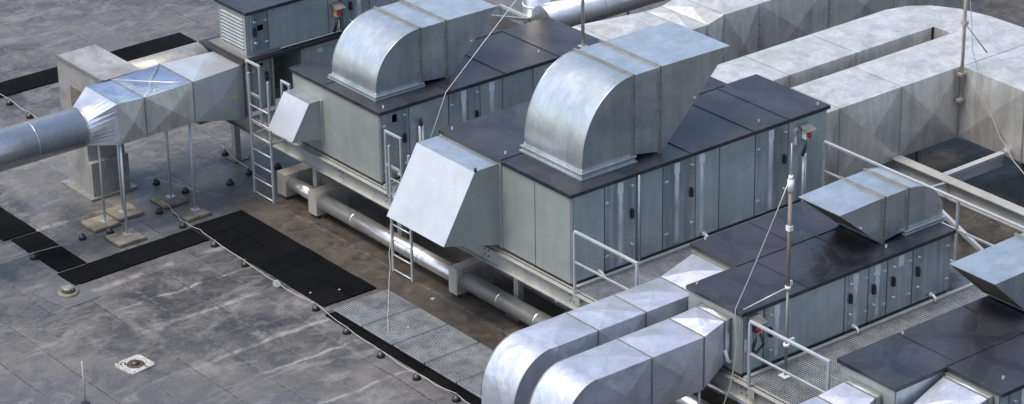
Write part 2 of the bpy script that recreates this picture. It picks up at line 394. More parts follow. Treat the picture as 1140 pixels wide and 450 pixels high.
def skid(parent, x0, x1, y0, y1):
    s = MB(); s.box(x0 + .03, x1 - .03, y0 + .03, y0 + .10, ZP, ZP + .07); s.box(x0 + .03, x1 - .03, y1 - .10, y1 - .03, ZP, ZP + .07)
    s.box(x0 + .03, x0 + .1, y0 + .1, y1 - .1, ZP, ZP + .07); s.box(x1 - .1, x1 - .03, y0 + .1, y1 - .1, ZP, ZP + .07)
    return s.build('base_frame', 'trimdark', parent)
def drain_stub(parent, x, y, z):
    s = MB(); s.path([(x, y + .02, z), (x, y - .09, z), (x, y - .13, z - .03), (x, y - .13, z - .10)], .022, 8)
    s.tube((x, y - .015, z), (x, y - .04, z), .04, 10)
    return s.build('drain_stub', 'white', parent)
Z0 = ZP + .07

# ---- unit C (large centre)
u = thing('air_handling_unit', 'largest grey rooftop air handling unit in the centre, long doored side and black top', 'air handling unit', (0, 0, ZP), 'air handling units on the steel platform')
b_ = MB(); b_.prism([(.012, .012), (5.66, .012), (5.66, 1.76), (4.98, 1.76), (4.98, 3.40), (.012, 3.40)], 'z', Z0, 2.87); b_.build('casing', 'cab', u)
skid(u, 0, 5.67, 0, 1.75)
top(u, [(-.04, -.05), (5.71, -.05), (5.71, 1.81), (5.02, 1.81), (5.02, 3.45), (-.04, 3.45)], 2.915, seams=[((2.55, -.04), (2.55, 3.43)), ((3.95, -.04), (3.95, 3.43)), ((-.03, 1.78), (4.9, 1.78)), ((4.75, -.04), (4.75, 1.78))])
ZT = 2.855
B(.0, .05, -.018, .03, Z0, ZT).build('corner_post', 'endcab', u, .004)
panel_x(u, .05, .69, Z0, ZT, 0)
door(u, .70, 1.36, Z0, ZT, 0, 1.27, 2.2, .745, 1.03)
panel_x(u, 1.46, 1.94, Z0, ZT, 0)
door(u, 1.95, 2.66, Z0, ZT, 0, 2.56, 2.2, 2.02, 2.25)
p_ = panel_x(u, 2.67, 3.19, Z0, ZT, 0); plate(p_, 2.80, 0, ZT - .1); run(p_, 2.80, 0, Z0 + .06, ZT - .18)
panel_x(u, 3.20, 4.0, Z0, ZT, 0)
door(u, 4.01, 4.76, Z0, ZT, 0, 4.67, 2.2, 4.07, 4.36)
p_ = panel_x(u, 4.77, 5.66, Z0, ZT, 0); plate(p_, 4.95, 0, ZT - .19, .12, .06); plate(p_, 4.93, 0, 2.46, .07, .16)
s = MB(); s.tube((1.405, -.04, ZP), (1.405, -.04, 2.86), .022, 8); s.build('downpipe', 'rail', u)
B(1.44, 1.465, -.028, .0, Z0, ZT).build('joint_strip', 'trim', u)
s = MB(); s.tube((5.06, -.09, ZP + .02), (5.06, -.09, 2.2), .022, 8); s.tube((5.11, -.09, ZP + .02), (5.11, -.09, 2.2), .014, 8); s.build('conduit', 'white', u)
isolator(u, 5.10, -.02, 2.55, 'white')
s = MB(); s.box(4.98, 5.20, -.035, -.02, 2.40, 2.74); s.build('switch_bracket', 'endcab', u)
panel_y(u, .0, .90, Z0, ZT, 0); panel_y(u, .91, 1.78, Z0, ZT, 0); panel_y(u, 1.79, 3.40, Z0, ZT, 0)
drain_stub(u, .56, -.02, 1.38); drain_stub(u, 2.84, -.02, 1.36)
for q in ((.14, 3.30), (.19, 1.92), (4.27, .20), (5.55, .1)): ring(u, *q, 2.92)
# intake hood on the end
def intake(parent, y0, y1, zt, zb, xt, xb, zf):
    prof = [(0, zt), (-xt, zt + .01), (-xb, zf), (0, zb)]
    h = MB().prism(prof, 'y', y0, y1)
    h.v = [Vector((v.x - .016, v.y, v.z)) for v in h.v]
    o = h.build('intake_hood', 'endcab', parent, .004)
    MB().prism([(-xt - .004, zt + .013), (-xb - .006, zf - .002), (-xb - .016, zf + .002), (-xt - .02, zt + .018)], 'y', y0 - .01, y1 + .01)
    d = Vector((-xb + xt, 0, zf - zt - .01)); nrm = Vector((d.z, 0, -d.x)).normalized()
    if nrm.x > 0: nrm = -nrm
    A = Vector((-xt - .016, 0, zt + .01)); Bp = Vector((-xb - .016, 0, zf))
    q = [(A.x, A.z), (Bp.x, Bp.z), (Bp.x + nrm.x * .012, Bp.z + nrm.z * .012), (A.x + nrm.x * .012, A.z + nrm.z * .012)]
    MB().prism(q, 'y', y0 - .012, y1 + .012).build('hood_front', 'hood', o)
    MB().box(-xt - .014, -.018, y0 - .004, y1 + .004, zt + .011, zt + .019).build('hood_top', 'cowl', o)
    MB().box(-.045, -.014, y0 - .045, y0 + .0, zb - .03, zt + .03).box(-.045, -.014, y1, y1 + .045, zb - .03, zt + .03).build('hood_flange', 'endcab', o)
    return o
h = intake(u, 1.80, 3.36, 2.83, 1.36, .53, 1.20, 1.69)
MB().tube((-.54, 1.79, 2.85), (-.54, 1.79, 2.91), .025, 8).build('fixing_bolt', 'black', h)

# ---- unit B
u = thing('air_handling_unit', 'grey air handling unit behind the centre one, small intake hood and blue-black top', 'air handling unit', (0, 5.2, ZP), 'air handling units on the steel platform')
MB().prism([(.012, 5.232), (5.05, 5.232), (5.05, 6.82), (3.95, 6.82), (3.95, 7.87), (.012, 7.87)], 'z', Z0, 2.62).build('casing', 'cab', u)
top(u, [(-.04, 5.16), (5.10, 5.16), (5.10, 6.87), (4.0, 6.87), (4.0, 7.93), (-.04, 7.93)], 2.667, seams=[((1.5, 5.18), (1.5, 7.9)), ((2.75, 5.18), (2.75, 7.9)), ((0, 6.85), (4.0, 6.85)), ((4.0, 5.18), (4.0, 6.85))])
skid(u, 0, 5.05, 5.22, 7.85)
ZT = 2.61; Y = 5.22
B(.0, .04, Y - .018, Y + .03, Z0, ZT).build('corner_post', 'endcab', u, .004)
d = door(u, .04, .62, Z0, ZT, Y, .51, 2.03, .08, None, lz=(.45, -.47), gz=(.4, -.45)); plate(d, .31, Y, 2.46, .10, .15)
panel_x(u, .63, 1.49, Z0, ZT, Y)
door(u, 1.50, 2.19, Z0, ZT, Y, 2.11, 2.03, 1.56, 1.83, lz=(.45, -.47), gz=(.4, -.45))
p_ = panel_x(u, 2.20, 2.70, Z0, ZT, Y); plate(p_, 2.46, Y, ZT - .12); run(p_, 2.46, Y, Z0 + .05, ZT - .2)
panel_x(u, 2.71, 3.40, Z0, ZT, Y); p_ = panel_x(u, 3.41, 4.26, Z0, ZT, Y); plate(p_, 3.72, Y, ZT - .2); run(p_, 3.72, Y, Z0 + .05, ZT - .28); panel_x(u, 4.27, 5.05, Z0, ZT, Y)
s = MB(); s.tube((.80, Y - .08, ZP), (.80, Y - .08, 2.20), .022, 8); s.tube((.86, Y - .08, ZP), (.86, Y - .08, 2.20), .022, 8); s.build('conduit', 'white', u)
MB().tube((.83, Y - .08, 2.20), (.83, Y - .08, 2.34), .035, 8, .025).build('conduit_cap', 'black', u)
drain_stub(u, .35, Y - .02, 1.40)
panel_y(u, 5.22, 7.86, Z0, ZT, 0)
intake(u, 6.97, 7.73, 2.31, 1.56, .26, .65, 1.69)
for q in ((3.84, 5.58), (.15, 5.3), (1.5, 7.0)): ring(u, *q, 2.67)

# ---- unit D
u = thing('air_handling_unit', 'grey air handling unit right of centre with four narrow doors and brownish black top', 'air handling unit', (0, -4.05, ZP), 'air handling units on the steel platform')
MB().prism([(.012, -4.038), (4.53, -4.038), (4.53, -1.77), (1.05, -1.77), (1.05, -2.84), (.012, -2.84)], 'z', Z0, 2.32).build('casing', 'cab', u)
top(u, [(-.04, -4.10), (4.58, -4.10), (4.58, -1.74), (1.0, -1.74), (1.0, -2.82), (-.04, -2.82)], 2.37, seams=[((1.0, -2.83), (4.55, -2.83)), ((1.35, -4.08), (1.35, -2.83)), ((2.25, -2.83), (2.25, -1.76)), ((2.7, -4.08), (2.7, -2.83))])
skid(u, 0, 4.54, -4.05, -2.84)
ZT = 2.31; Y = -4.05
B(.0, .04, Y - .018, Y + .03, Z0, ZT).build('corner_post', 'endcab', u, .004)
panel_x(u, .04, .44, Z0, ZT, Y)
door(u, .45, .95, Z0, ZT, Y, .57, 1.85, .9, .71, lz=(.3, -.3), gz=(.32, -.3))
panel_x(u, .96, 2.15, Z0, ZT, Y)
for x0, x1, hx, hg, st in ((2.16, 2.66, 2.27, 2.60, 2.38), (2.67, 3.07, 2.78, 3.01, 2.86), (3.08, 3.64, 3.21, 3.57, 3.38), (3.65, 4.50, 3.76, 4.42, None)):
    door(u, x0, x1, Z0, ZT, Y, hx, 1.87, hg, st, lz=(.26, -.27), gz=(.3, -.28), strk=st and st < 3.2)
drain_stub(u, 2.34, Y - .02, 1.38); drain_stub(u, 4.06, Y - .02, 1.38)
panel_y(u, -4.05, -2.85, Z0, ZT, 0, 'endcab')
panel_y(u, -2.84, -1.78, Z0, ZT, 1.035, 'endcab')
isolator(u, .20, Y - .02, 2.08, 'black')
s = MB(); s.path([(.24, Y - .16, 1.98), (.30, Y - .17, 1.8), (.2, Y - .12, 1.66), (.1, Y - .09, 1.75)], .022, 8); s.build('cable', 'black', u)
plate(u, .055, Y - .02, 1.80, .05, .2)
for q in ((1.28, -1.80), (.12, -2.9), (3.25, -3.85)): ring(u, *q, 2.375)
s = MB(); s.path([(-.02, -3.55, 1.72), (-.12, -3.7, 1.70), (-.13, -3.84, 1.66), (-.1, -3.86, 1.5), (-.02, -3.86, 1.45)], .03, 8); s.build('trap_pipe', 'white', u)

# ---- unit E
u = thing('air_handling_unit', 'air handling unit at the lower right corner, dark blue stepped top close to camera', 'air handling unit', (0, -8.3, ZP), 'air handling units on the steel platform')
MB().prism([(.102, -6.07), (5.3, -6.07), (5.3, -8.25), (1.14, -8.25), (1.14, -7.20), (.102, -7.20)], 'z', Z0, 2.32).build('casing', 'cab', u)
top(u, [(.05, -6.03), (5.35, -6.03), (5.35, -8.32), (1.09, -8.32), (1.09, -7.24), (.05, -7.24)], 2.37, seams=[((1.1, -7.22), (5.3, -7.22)), ((1.3, -6.05), (1.3, -7.2)), ((2.7, -6.05), (2.7, -8.3))])
skid(u, .1, 5.3, -8.2, -6.1)
panel_y(u, -7.19, -6.08, Z0, 2.31, .09); panel_y(u, -8.24, -7.22, Z0, 2.31, 1.125)
door(u, 1.3, 1.9, Z0, 2.31, -8.26, 1.4, 1.87, 1.84, 1.6, lz=(.26, -.27), gz=(.3, -.28)); panel_x(u, 1.91, 3.0, Z0, 2.31, -8.26)
for q in ((1.31, -6.12), (1.42, -8.02)): ring(u, *q, 2.375)

# ---- unit A (two storeys, top left)
u = thing('air_handling_unit', 'two-tier air handling unit at the top left with slatted louvre end', 'air handling unit', (0, 9.35, ZP), 'air handling units on the steel platform')
B(.012, .52, 9.372, 10.6, Z0, 2.33).build('casing', 'cab', u)
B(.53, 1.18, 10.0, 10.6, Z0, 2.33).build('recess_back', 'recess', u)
B(1.19, 4.6, 9.372, 10.6, Z0, 2.33).build('casing', 'cab', u)
d = door(u, .06, .50, Z0, 2.30, 9.36, .40, 1.95, .1, None, lz=(.0001,), gz=(.3, -.4)); plate(d, .28, 9.36, 2.2, .1, .06)
p_ = panel_x(u, 1.2, 2.2, Z0, 2.33, 9.36); plate(p_, 1.62, 9.36, 2.15, .12, .08)
panel_x(u, 2.21, 3.2, Z0, 2.33, 9.36)
B(.50, .535, 9.30, 9.36, Z0, 2.33).build('corner_post', 'endcab', u); B(1.155, 1.19, 9.30, 9.36, Z0, 2.33).build('corner_post', 'endcab', u)
B(-.20, 2.35, 9.20, 10.68, 2.335, 2.40).build('tier_slab', 'black', u, .006)
B(-.10, 2.35, 9.27, 10.5, 2.40, 2.44).build('tier_slab', 'trimdark', u, .006)
B(.012, 2.05, 9.322, 10.2, 2.44, 3.26).build('casing', 'cab', u)
B(.7, 2.08, 9.27, 9.29, 2.405, 2.45).build('edge_flashing', 'white', u)
MB().prism([(-.06, 9.24), (4.8, 9.24), (4.8, 10.9), (2.1, 10.9), (2.1, 10.28), (-.06, 10.28)], 'z', 3.265, 3.33).build('roof_cover', 'top', u, .008)
lv = MB(); lv.box(-.02, .012, 9.33, 9.40, 2.44, 3.26); lv.box(-.02, .012, 10.13, 10.2, 2.44, 3.26); lv.box(-.02, .012, 9.40, 10.13, 3.18, 3.26); lv.box(-.02, .012, 9.40, 10.13, 2.44, 2.54)
lo = lv.build('louvre_frame', 'endcab', u)
for k in range(9):
    z = 2.56 + k * .069
    MB().prism([(.008, z + .050), (.002, z + .054), (-.036, z + .012), (-.028, z)], 'y', 9.40, 10.13).build('louvre_slat', 'endcab', lo)
B(.0125, .014, 9.40, 10.13, 2.54, 3.18).build('louvre_void', 'dark', lo)
d = door(u, .07, .45, 2.52, 3.22, 9.31, .15, 2.89, .4, None, lz=(.2, -.21), gz=(.2, -.22)); plate(d, .28, 9.31, 2.95, .13, .11)
panel_x(u, .46, 1.80, 2.46, 3.25, 9.31); panel_x(u, 1.81, 2.05, 2.46, 3.25, 9.31)
isolator(u, 1.95, 9.30, 2.85)
s = MB(); s.tube((1.98, 9.24, 2.5), (1.98, 9.24, 2.68), .03, 8); s.build('conduit', 'white', u)
B(2.10, 4.7, 9.322, 10.8, 2.335, 3.26).build('casing', 'cab', u)
door(u, 2.12, 2.75, 2.42, 3.25, 9.31, 2.30, 2.88, 2.7, 2.5, lz=(.2, -.3), gz=(.25, -.25)); panel_x(u, 2.76, 3.5, 2.42, 3.25, 9.31)
door(u, 3.51, 4.2, 2.42, 3.25, 9.31, 3.6, 2.88, 4.1, 3.8, lz=(.2, -.3), gz=(.25, -.25))

# ------------------------------------------------------------------ exhaust cowls on the units
def cowl(label, x0, x1, x2, xt, xb, y0, y1, zb, zt, zbot, ztip, zroof, sgn=1):
    """x0 elbow back, x1 seam, x2 second seam, xt tip, xb bottom of slanted mouth"""
    u = thing('exhaust_cowl', label, 'duct cowl', ((x0 + x1) / 2, (y0 + y1) / 2, zroof), 'curved exhaust cowls on the unit tops')
    n = 20; rx = abs(x1 - x0); zc = zb + .09; rz = zt - zc
    arc = [(x0, zb)] + [(x1 - sgn * rx * math.cos(t) , zc + rz * math.sin(t)) for t in [PI / 2 * i / n for i in range(n + 1)]]
    e = MB()
    # curved back sheet (smooth) + flat sides
    for i in range(len(arc) - 1):
        (xa, za), (xb_, zb_) = arc[i], arc[i + 1]
        e.add([(xa, y0, za), (xb_, y0, zb_), (xb_, y1, zb_), (xa, y1, za)], [(0, 1, 2, 3)], True)
    for y in (y0, y1): e.add([(a, y, c) for a, c in arc] + [(x1, y, zb)], [list(range(len(arc) + 1))])
    e.add([(x0, y0, zb), (x1, y0, zb), (x1, y1, zb), (x0, y1, zb)], [(0, 1, 2, 3)])
    e.add([(x1, y0, zb), (x1, y1, zb), (x1, y1, zt), (x1, y0, zt)], [(0, 1, 2, 3)])
    o = e.build('elbow', 'cowl', u)
    es = o.modifiers.new('es', 'EDGE_SPLIT'); es.split_angle = math.radians(40)
    for y, s_ in ((y0, -1), (y1, 1)):
        MB().path([(a, y + s_ * .002, c) for a, c in arc], .009, 6).build('lock_seam', 'cowl', o)
    ed = .012
    s = MB().prism([(x1 + sgn * ed, zb), (x1 + sgn * ed, zt), (x2 - sgn * ed, zt), (x2 - sgn * ed, zbot)], 'y', y0, y1).build('straight_section', 'cowl', u, .004)
    def fl(x, za, zb2):
        f = MB()
        for k in (-1, 1):
            xa = x + k * .013
            f.box(xa - .010, xa + .010, y0 - .03, y0, za - .02, zt + .03); f.box(xa - .010, xa + .010, y1, y1 + .03, za - .02, zt + .03)
            f.box(xa - .010, xa + .010, y0, y1, zt, zt + .03)
        for q in range(12):
            zz = za + (zt - za) * (q + .5) / 12; f.box(x + .022, x + .042, y0 - .022, y0 - .002, zz - .010, zz + .010)
        return f.build('flange', 'trim', u)
    fl(x1, zb, zt); fl(x2, zbot, zt)
    # open-ended hood: top sheet, two cheeks and a recessed wire screen
    t = .012; X2 = x2 + sgn * ed
    hd = MB(); hd.prism([(X2, zt), (xt, ztip), (xt, ztip - t), (X2, zt - t)], 'y', y0, y1)
    for ya, yb in ((y0, y0 + t), (y1 - t, y1)): hd.prism([(X2, zt - t), (xt, ztip - t), (xb, zbot + .01), (X2, zbot)], 'y', ya, yb)
    hd.prism([(X2, zbot), (X2, zbot + t), (xb, zbot + .01 + t), (xb, zbot + .01)], 'y', y0 + t, y1 - t)
    hb = hd.build('hood_end', 'cowl', u)
    sx = -sgn * .03
    MB().prism([(xt + sx * 3, ztip - t - .01), (xb + sx, zbot + .03), (xb + sx * 1.4, zbot + .03), (xt + sx * 3.4, ztip - t - .01)], 'y', y0 + t + .002, y1 - t - .002).build('bird_screen', 'rustmesh', hb)
    MB().tube((X2 + sgn * .5 * abs(xt - X2), y0 - .001, (zt + zbot) / 2), (X2 + sgn * .5 * abs(xt - X2), y0 - .02, (zt + zbot) / 2), .025, 10).build('blanking_plug', 'chrome', hb)
    c = MB(); xa, xc = min(x0, x1), max(x0, x1)
    c.box(xa - .07, xc + .05, y0 - .07, y1 + .07, zroof, zroof + .035); c.box(xa - .035, xc + .03, y0 - .035, y1 + .035, zroof + .035, zb - .03); c.box(xa - .06, xc + .045, y0 - .06, y1 + .06, zb - .03, zb - .003)
    c.build('base_flange', 'cowl', u, .004)
    return u
cowl('biggest curved metal exhaust cowl, standing on the central unit, mouth to the right', .49, 1.565, 2.135, 3.68, 2.24, .31, 1.78, 3.04, 4.44, 2.945, 4.42, 2.917)
cowl('curved metal exhaust cowl on the upper left unit, cut by the photo\'s top edge', .26, 1.235, 1.80, 2.96, 1.93, 5.66, 6.97, 2.75, 3.76, 2.70, 3.75, 2.669)
cowl('smaller metal exhaust cowl on the right-hand unit, slanted mouth facing left', 4.65, 3.83, 3.31, 2.36, 3.25, -3.70, -2.76, 2.45, 3.16, 2.39, 3.13, 2.372, -1)
cowl('metal exhaust cowl cut by the right edge of the photo, mouth facing left', 5.1, 4.4, 3.87, 2.42, 3.2, -6.88, -5.96, 2.45, 3.15, 2.39, 3.13, 2.372, -1)

# ------------------------------------------------------------------ ducts
def rect(x, y0, y1, z0, z1): return [(x, y0, z0), (x, y1, z0), (x, y1, z1), (x, y0, z1)]
def flange_x(parent, x, y0, y1, z0, z1, w=.016, p=.028, mat='trimdark'):
    f = MB(); f.box(x - w, x + w, y0 - p, y0, z0 - p, z1 + p); f.box(x - w, x + w, y1, y1 + p, z0 - p, z1 + p)
    f.box(x - w, x + w, y0, y1, z1, z1 + p); f.box(x - w, x + w, y0, y1, z0 - p, z0)
    return f.build('flange', mat, parent)
def duct_run(parent, secs, mat, raise_=.02, name='duct_section', flanges=True, fm='trimdark', p=.012):
    if mat == 'duct_old': fm, p = 'duct_dull', .006
    for i in range(len(secs) - 1):
        s = MB(); s.section(secs[i], secs[i + 1], raise_)
        if i == 0: s.add(secs[0], [(0, 1, 2, 3)])
        if i == len(secs) - 2: s.add(secs[-1], [(0, 1, 2, 3)])
        s.build(name, mat, parent, 0)
        if flanges and i > 0:
            a = secs[i]; x = a[0][0]
            if abs(a[2][0] - x) < 1e-6: flange_x(parent, x, a[0][1], a[1][1], a[0][2], a[2][2], .010, p, fm)

# front pair going down into the roof (F1 = rear, F2 = front)
def down_duct(label, y0, y1, xs, ztop, zbot, xc, head):
    u = thing('rectangular_duct', label, 'ventilation duct', (-3.0, (y0 + y1) / 2, 0), 'pair of ducts bending down into the roof')
    secs = head + [rect(x, y0, y1, zbot, ztop) for x in xs]
    duct_run(u, secs, 'duct', .06)
    # bend
    n = 18; xl = xs[-1]; R = ztop - 1.2; rx = xl - xc
    e = MB(); prev = None; lines = [[], []]
    for i in range(n + 1):
        t = PI / 2 * i / n
        xo, zo = xl - rx * math.sin(t), 1.2 + (ztop - 1.2) * math.cos(t)
        xi, zi = xl + .12 - .12 * math.sin(t) - .0, zbot - .12 + .12 * math.cos(t)
        xi = xl - (0 if i == 0 else .0) * 1
        ring_ = [(xo, y0, zo), (xo, y1, zo)]
        lines[0].append((xo, y0 - .004, zo)); lines[1].append((xo, y1 + .004, zo))
        if prev: e.add([prev[0], prev[1], ring_[1], ring_[0]], [(0, 1, 2, 3)], True)
        prev = ring_
    side = [(xl, ztop)] + [(xl - rx * math.sin(PI / 2 * i / n), 1.2 + (ztop - 1.2) * math.cos(PI / 2 * i / n)) for i in range(1, n + 1)] + [(xl, 1.2), (xl, zbot)]
    if zbot < 1.2: side = side[:-2] + [(xl, 1.2)]
    for y in (y0, y1): e.add([(a, y, c) for a, c in side], [list(range(len(side)))])
    o = e.build('duct_bend', 'duct', u); es = o.modifiers.new('es', 'EDGE_SPLIT'); es.split_angle = math.radians(40)
    MB().path(lines[0], .010, 6).build('lock_seam', 'trim', o); MB().path(lines[1], .010, 6).build('lock_seam', 'trim', o)
    s = MB(); s.section([(xc, y0, 0), (xl, y0, 0), (xl, y1, 0), (xc, y1, 0)], [(xc, y0, 1.2), (xl, y0, 1.2), (xl, y1, 1.2), (xc, y1, 1.2)], .015)
    s.build('duct_drop', 'duct', u)
    B(xc - .08, xl + .08, y0 - .08, y1 + .08, 0, .1).build('roof_collar', 'trimdark', u)
    return u
F1 = down_duct('long metal duct bending down at the bottom centre, rear one of two side by side', -2.65, -1.87, [.27, -.70, -1.65, -2.57], 2.05, 1.2, -3.30,
    [rect(1.02, -2.72, -1.84, 1.4, 2.24)])
flange_x(F1, .985, -2.72, -1.84, 1.42, 2.24, .02, .03, 'trim')
F2 = down_duct('metal duct bending down at the bottom centre, front one of two side by side', -3.85, -3.05, [-.58, -1.62, -2.67], 2.06, 1.17, -3.36,
    [rect(-.05, -3.82, -3.18, 1.45, 2.17), rect(-.14, -3.82, -3.18, 1.45, 2.17)])
flange_x(F2, -.075, -3.82, -3.18, 1.45, 2.17, .018, .035, 'trim'); flange_x(F2, -.035, -3.82, -3.18, 1.45, 2.17, .014, .035, 'trimdark')
for x in (-.62, -2.1):
    for y in (-3.80, -3.12):
        MB().tube((x, y, 0), (x, y, 1.15), .025, 8).build('support_leg', 'rail', F2)
s = MB()
for x in (-.62, -2.1): s.beam((x, -3.8, 1.12), (x, -3.12, 1.12), .05, .05)
s.build('support_bar', 'rail', F2)
for x in (-.9, -2.2):
    for y in (-2.62, -1.92): MB().tube((x, y, 0), (x, y, 1.18), .025, 8).build('support_leg', 'rail', F1)

# ducts of the corner unit
u = thing('rectangular_duct', 'metal duct at the bottom edge entering the lower right unit, left one of two', 'ventilation duct', (-1, -6.7, 0), 'ducts entering the lower right unit')
duct_run(u, [rect(.055, -6.93, -6.30, 1.4, 2.12), rect(-.05, -6.93, -6.30, 1.4, 2.12), rect(-.5, -7.0, -6.2, 1.2, 2.0), rect(-2.0, -7.0, -6.2, 1.2, 2.0), rect(-3.5, -7.0, -6.2, 1.2, 2.0)], 'duct')
flange_x(u, .03, -6.93, -6.30, 1.4, 2.12, .016, .035, 'trim')
u = thing('rectangular_duct', 'metal duct at the bottom edge entering the stepped face of the lower right unit', 'ventilation duct', (0, -7.7, 0), 'ducts entering the lower right unit')
duct_run(u, [rect(1.09, -8.12, -7.25, 1.4, 2.24), rect(1.0, -8.12, -7.25, 1.4, 2.24), rect(.3, -8.05, -7.3, 1.2, 2.02), rect(-1.5, -8.05, -7.3, 1.2, 2.02)], 'duct')
flange_x(u, 1.07, -8.12, -7.25, 1.4, 2.24, .016, .035, 'trim')

# U-shaped duct behind the centre unit
def quad_top(o_, pts, z, ctr_raise=.02):
    c = sum((Vector((*p, z)) for p in pts), Vector()) / len(pts); c.z += ctr_raise
    o_.add([(*p, z) for p in pts] + [c], [(i, (i + 1) % len(pts), len(pts)) for i in range(len(pts))])
u = thing('rectangular_duct', 'wide pale U-shaped duct right of the central unit with a long slot between its legs', 'ventilation duct', (9, 1.6, 0))
zt, zb = 2.57, 1.2
duct_run(u, [rect(x, .32, 1.55, zb, zt) for x in (5.68, 6.30, 7.82, 9.33)], 'duct_old', .08)
duct_run(u, [rect(5.05, 2.0, 3.2, zb, zt)] + [rect(x, 2.0, 3.2, zb, zt) for x in (6.7, 8.35, 10.3)], 'duct_old', .08)
B(10.36, 10.42, 1.56, 1.99, zb, zt).build('slot_end_panel', 'duct_old', u)
cr = MB()
poly = [(10.3, 3.2), (10.75, 3.09), (11.13, 2.80), (11.41, 2.33), (11.55, 1.7), (11.58, .88)]
quad_top(cr, [(10.3, 3.2), (10.75, 3.09), (11.13, 2.80), (11.41, 2.33), (10.42, 1.99), (10.3, 2.0)], zt, .02)
quad_top(cr, [(11.41, 2.33), (11.55, 1.7), (11.58, .9), (10.42, .9), (10.42, 1.99)], zt, .025)
quad_top(cr, [(9.335, .32), (10.42, .32), (10.42, 1.55), (9.335, 1.55)], zt, .03)
quad_top(cr, [(10.42, .32), (11.6, .32), (11.58, .9), (10.42, .9)], zt, .01)
for i in range(5):
    a, b2 = poly[i], poly[i + 1]; cr.add([(*a, zb), (*b2, zb), (*b2, zt), (*a, zt)], [(0, 1, 2, 3)])
cr.add([(9.335, .32, zb), (9.335, 1.55, zb), (10.42, 1.55, zb), (10.42, .32, zb)], [(0, 1, 2, 3)])
cr.add([(9.335, 1.55, zb), (9.335, 1.55, zt), (10.36, 1.55, zt), (10.36, 1.55, zb)], [(0, 1, 2, 3)])
cr.build('duct_bend', 'duct_old', u)
for i, (ya, yb) in enumerate(((.30, -1.2), (-1.22, -2.7), (-2.72, -4.5))):
    s = MB(); s.section([(9.33, ya, zb), (11.6, ya, zb), (11.6, ya, zt - (.02 if i else 0)), (9.33, ya, zt - (.02 if i else 0))], [(9.33, yb, zb), (11.6, yb, zb), (11.6, yb, zt - .02), (9.33, yb, zt - .02)], .08)
    s.build('duct_section', 'duct_old', u)
    s = MB(); s.box(9.30, 9.33, ya - .012, ya + .012, zb, zt + .01); s.box(9.30, 11.62, ya - .012, ya + .012, zt - .02, zt + .006); s.build('flange', 'duct_dull', u)
B(9.322, 9.345, .30, .325, zb, zt).build('corner_bead', 'trim', u)
for x, y in ((6.4, .4), (8.4, .4), (6.4, 3.1), (8.6, 3.1), (11.4, .5), (11.4, -2), (9.5, -2.6)):
    B(x - .04, x + .04, y - .04, y + .04, 0, zb).build('support_leg', 'trimdark', u)

# duct of unit B
u = thing('rectangular_duct', 'pale rectangular duct along the top of the photo behind the U-shaped duct', 'ventilation duct', (8, 5.6, 0))
duct_run(u, [rect(5.06, 5.25, 6.55, 1.3, 2.45), rect(5.5, 5.1, 6.5, 1.2, 2.5), rect(7.0, 5.0, 6.3, 1.2, 2.46), rect(7.42, 5.0, 6.3, 1.2, 2.46), rect(7.85, 5.0, 6.3, 1.2, 2.56)] + [rect(x, 5.0, 6.3, 1.2, 2.56) for x in (8.75, 10.6, 12.4, 14.4)], 'duct_old', .09)
for x in (8.0, 10.5, 13):
    for y in (5.1, 6.2): B(x - .04, x + .04, y - .04, y + .04, 0, 1.2).build('support_leg', 'trimdark', u)
for x, n_ in ((8.75, 1), (10.6, 2), (7.42, 3)):
    s = MB()
    for k in range(9): s.tube((x, 4.985, 1.3 + k * .14), (x, 4.965, 1.3 + k * .14), .012, 6)
    s.build('flange_bolts', 'trimdark', u)

# round duct beyond unit B
u = thing('round_duct', 'shiny round duct with a dark underside at the top edge right of the tall stub', 'round duct', (8, 7.25, 0))
s = MB(); s.tube((5.25, 7.25, 2.42), (16, 7.25, 2.42), .30, 40); s.build('duct_tube', 'round', u)
for x in (6.6, 8.2, 9.8, 11.4): MB().tube((x - .012, 7.25, 2.42), (x + .012, 7.25, 2.42), .312, 40).build('joint_ring', 'round', u)
for x in (7.4, 10.6): MB().tube((x, 7.25, 0), (x, 7.25, 2.1), .03, 8).build('support_leg', 'rail', u)
u = thing('vent_stack', 'short round pale metal stack with ring joints behind the upper unit', 'vent stack', (5.55, 7.75, 0))
MB().tube((5.55, 7.75, 0), (5.55, 7.75, 3.6), .27, 32).build('stack_tube', 'alu', u)
for z in (2.25, 2.55, 2.9, 3.2): MB().tube((5.55, 7.75, z), (5.55, 7.75, z + .03), .285, 32).build('joint_ring', 'white', u)

# louvred intake box between units A and B
u = thing('louvred_intake_box', 'pale framed box with slanted slats behind the upper cowl', 'louvre box', (4.5, 8.2, ZP))
fr_ = MB()
for p0, p1 in (((4.02, 7.62, 2.75), (5.25, 7.62, 2.35)), ((4.02, 8.5, 2.75), (5.25, 8.5, 2.35)), ((4.02, 7.62, ZP), (4.02, 7.62, 3.3)), ((4.02, 8.5, ZP), (4.02, 8.5, 3.3)), ((4.02, 7.62, 3.3), (4.02, 8.5, 3.3)), ((5.25, 7.62, ZP), (5.25, 7.62, 2.4)), ((5.25, 8.5, ZP), (5.25, 8.5, 2.4)), ((5.25, 7.62, 2.38), (5.25, 8.5, 2.38))):
    fr_.beam(p0, p1, .05, .05)
fo = fr_.build('frame', 'hood', u)
for k in range(9):
    x = 4.12 + k * .13; z = 2.72 - k * .042
    MB().add([(x, 7.66, z), (x + .11, 7.66, z - .09), (x + .11, 8.46, z - .09), (x, 8.46, z), (x, 7.66, z - .008), (x + .11, 7.66, z - .098), (x + .11, 8.46, z - .098), (x, 8.46, z - .008)], [(0, 1, 2, 3), (4, 5, 6, 7), (0, 1, 5, 4), (2, 3, 7, 6), (1, 2, 6, 5), (0, 3, 7, 4)]).build('slat', 'cab', fo)
B(4.08, 5.2, 7.66, 8.46, ZP, 2.2).build('box_body', 'trimdark', u)

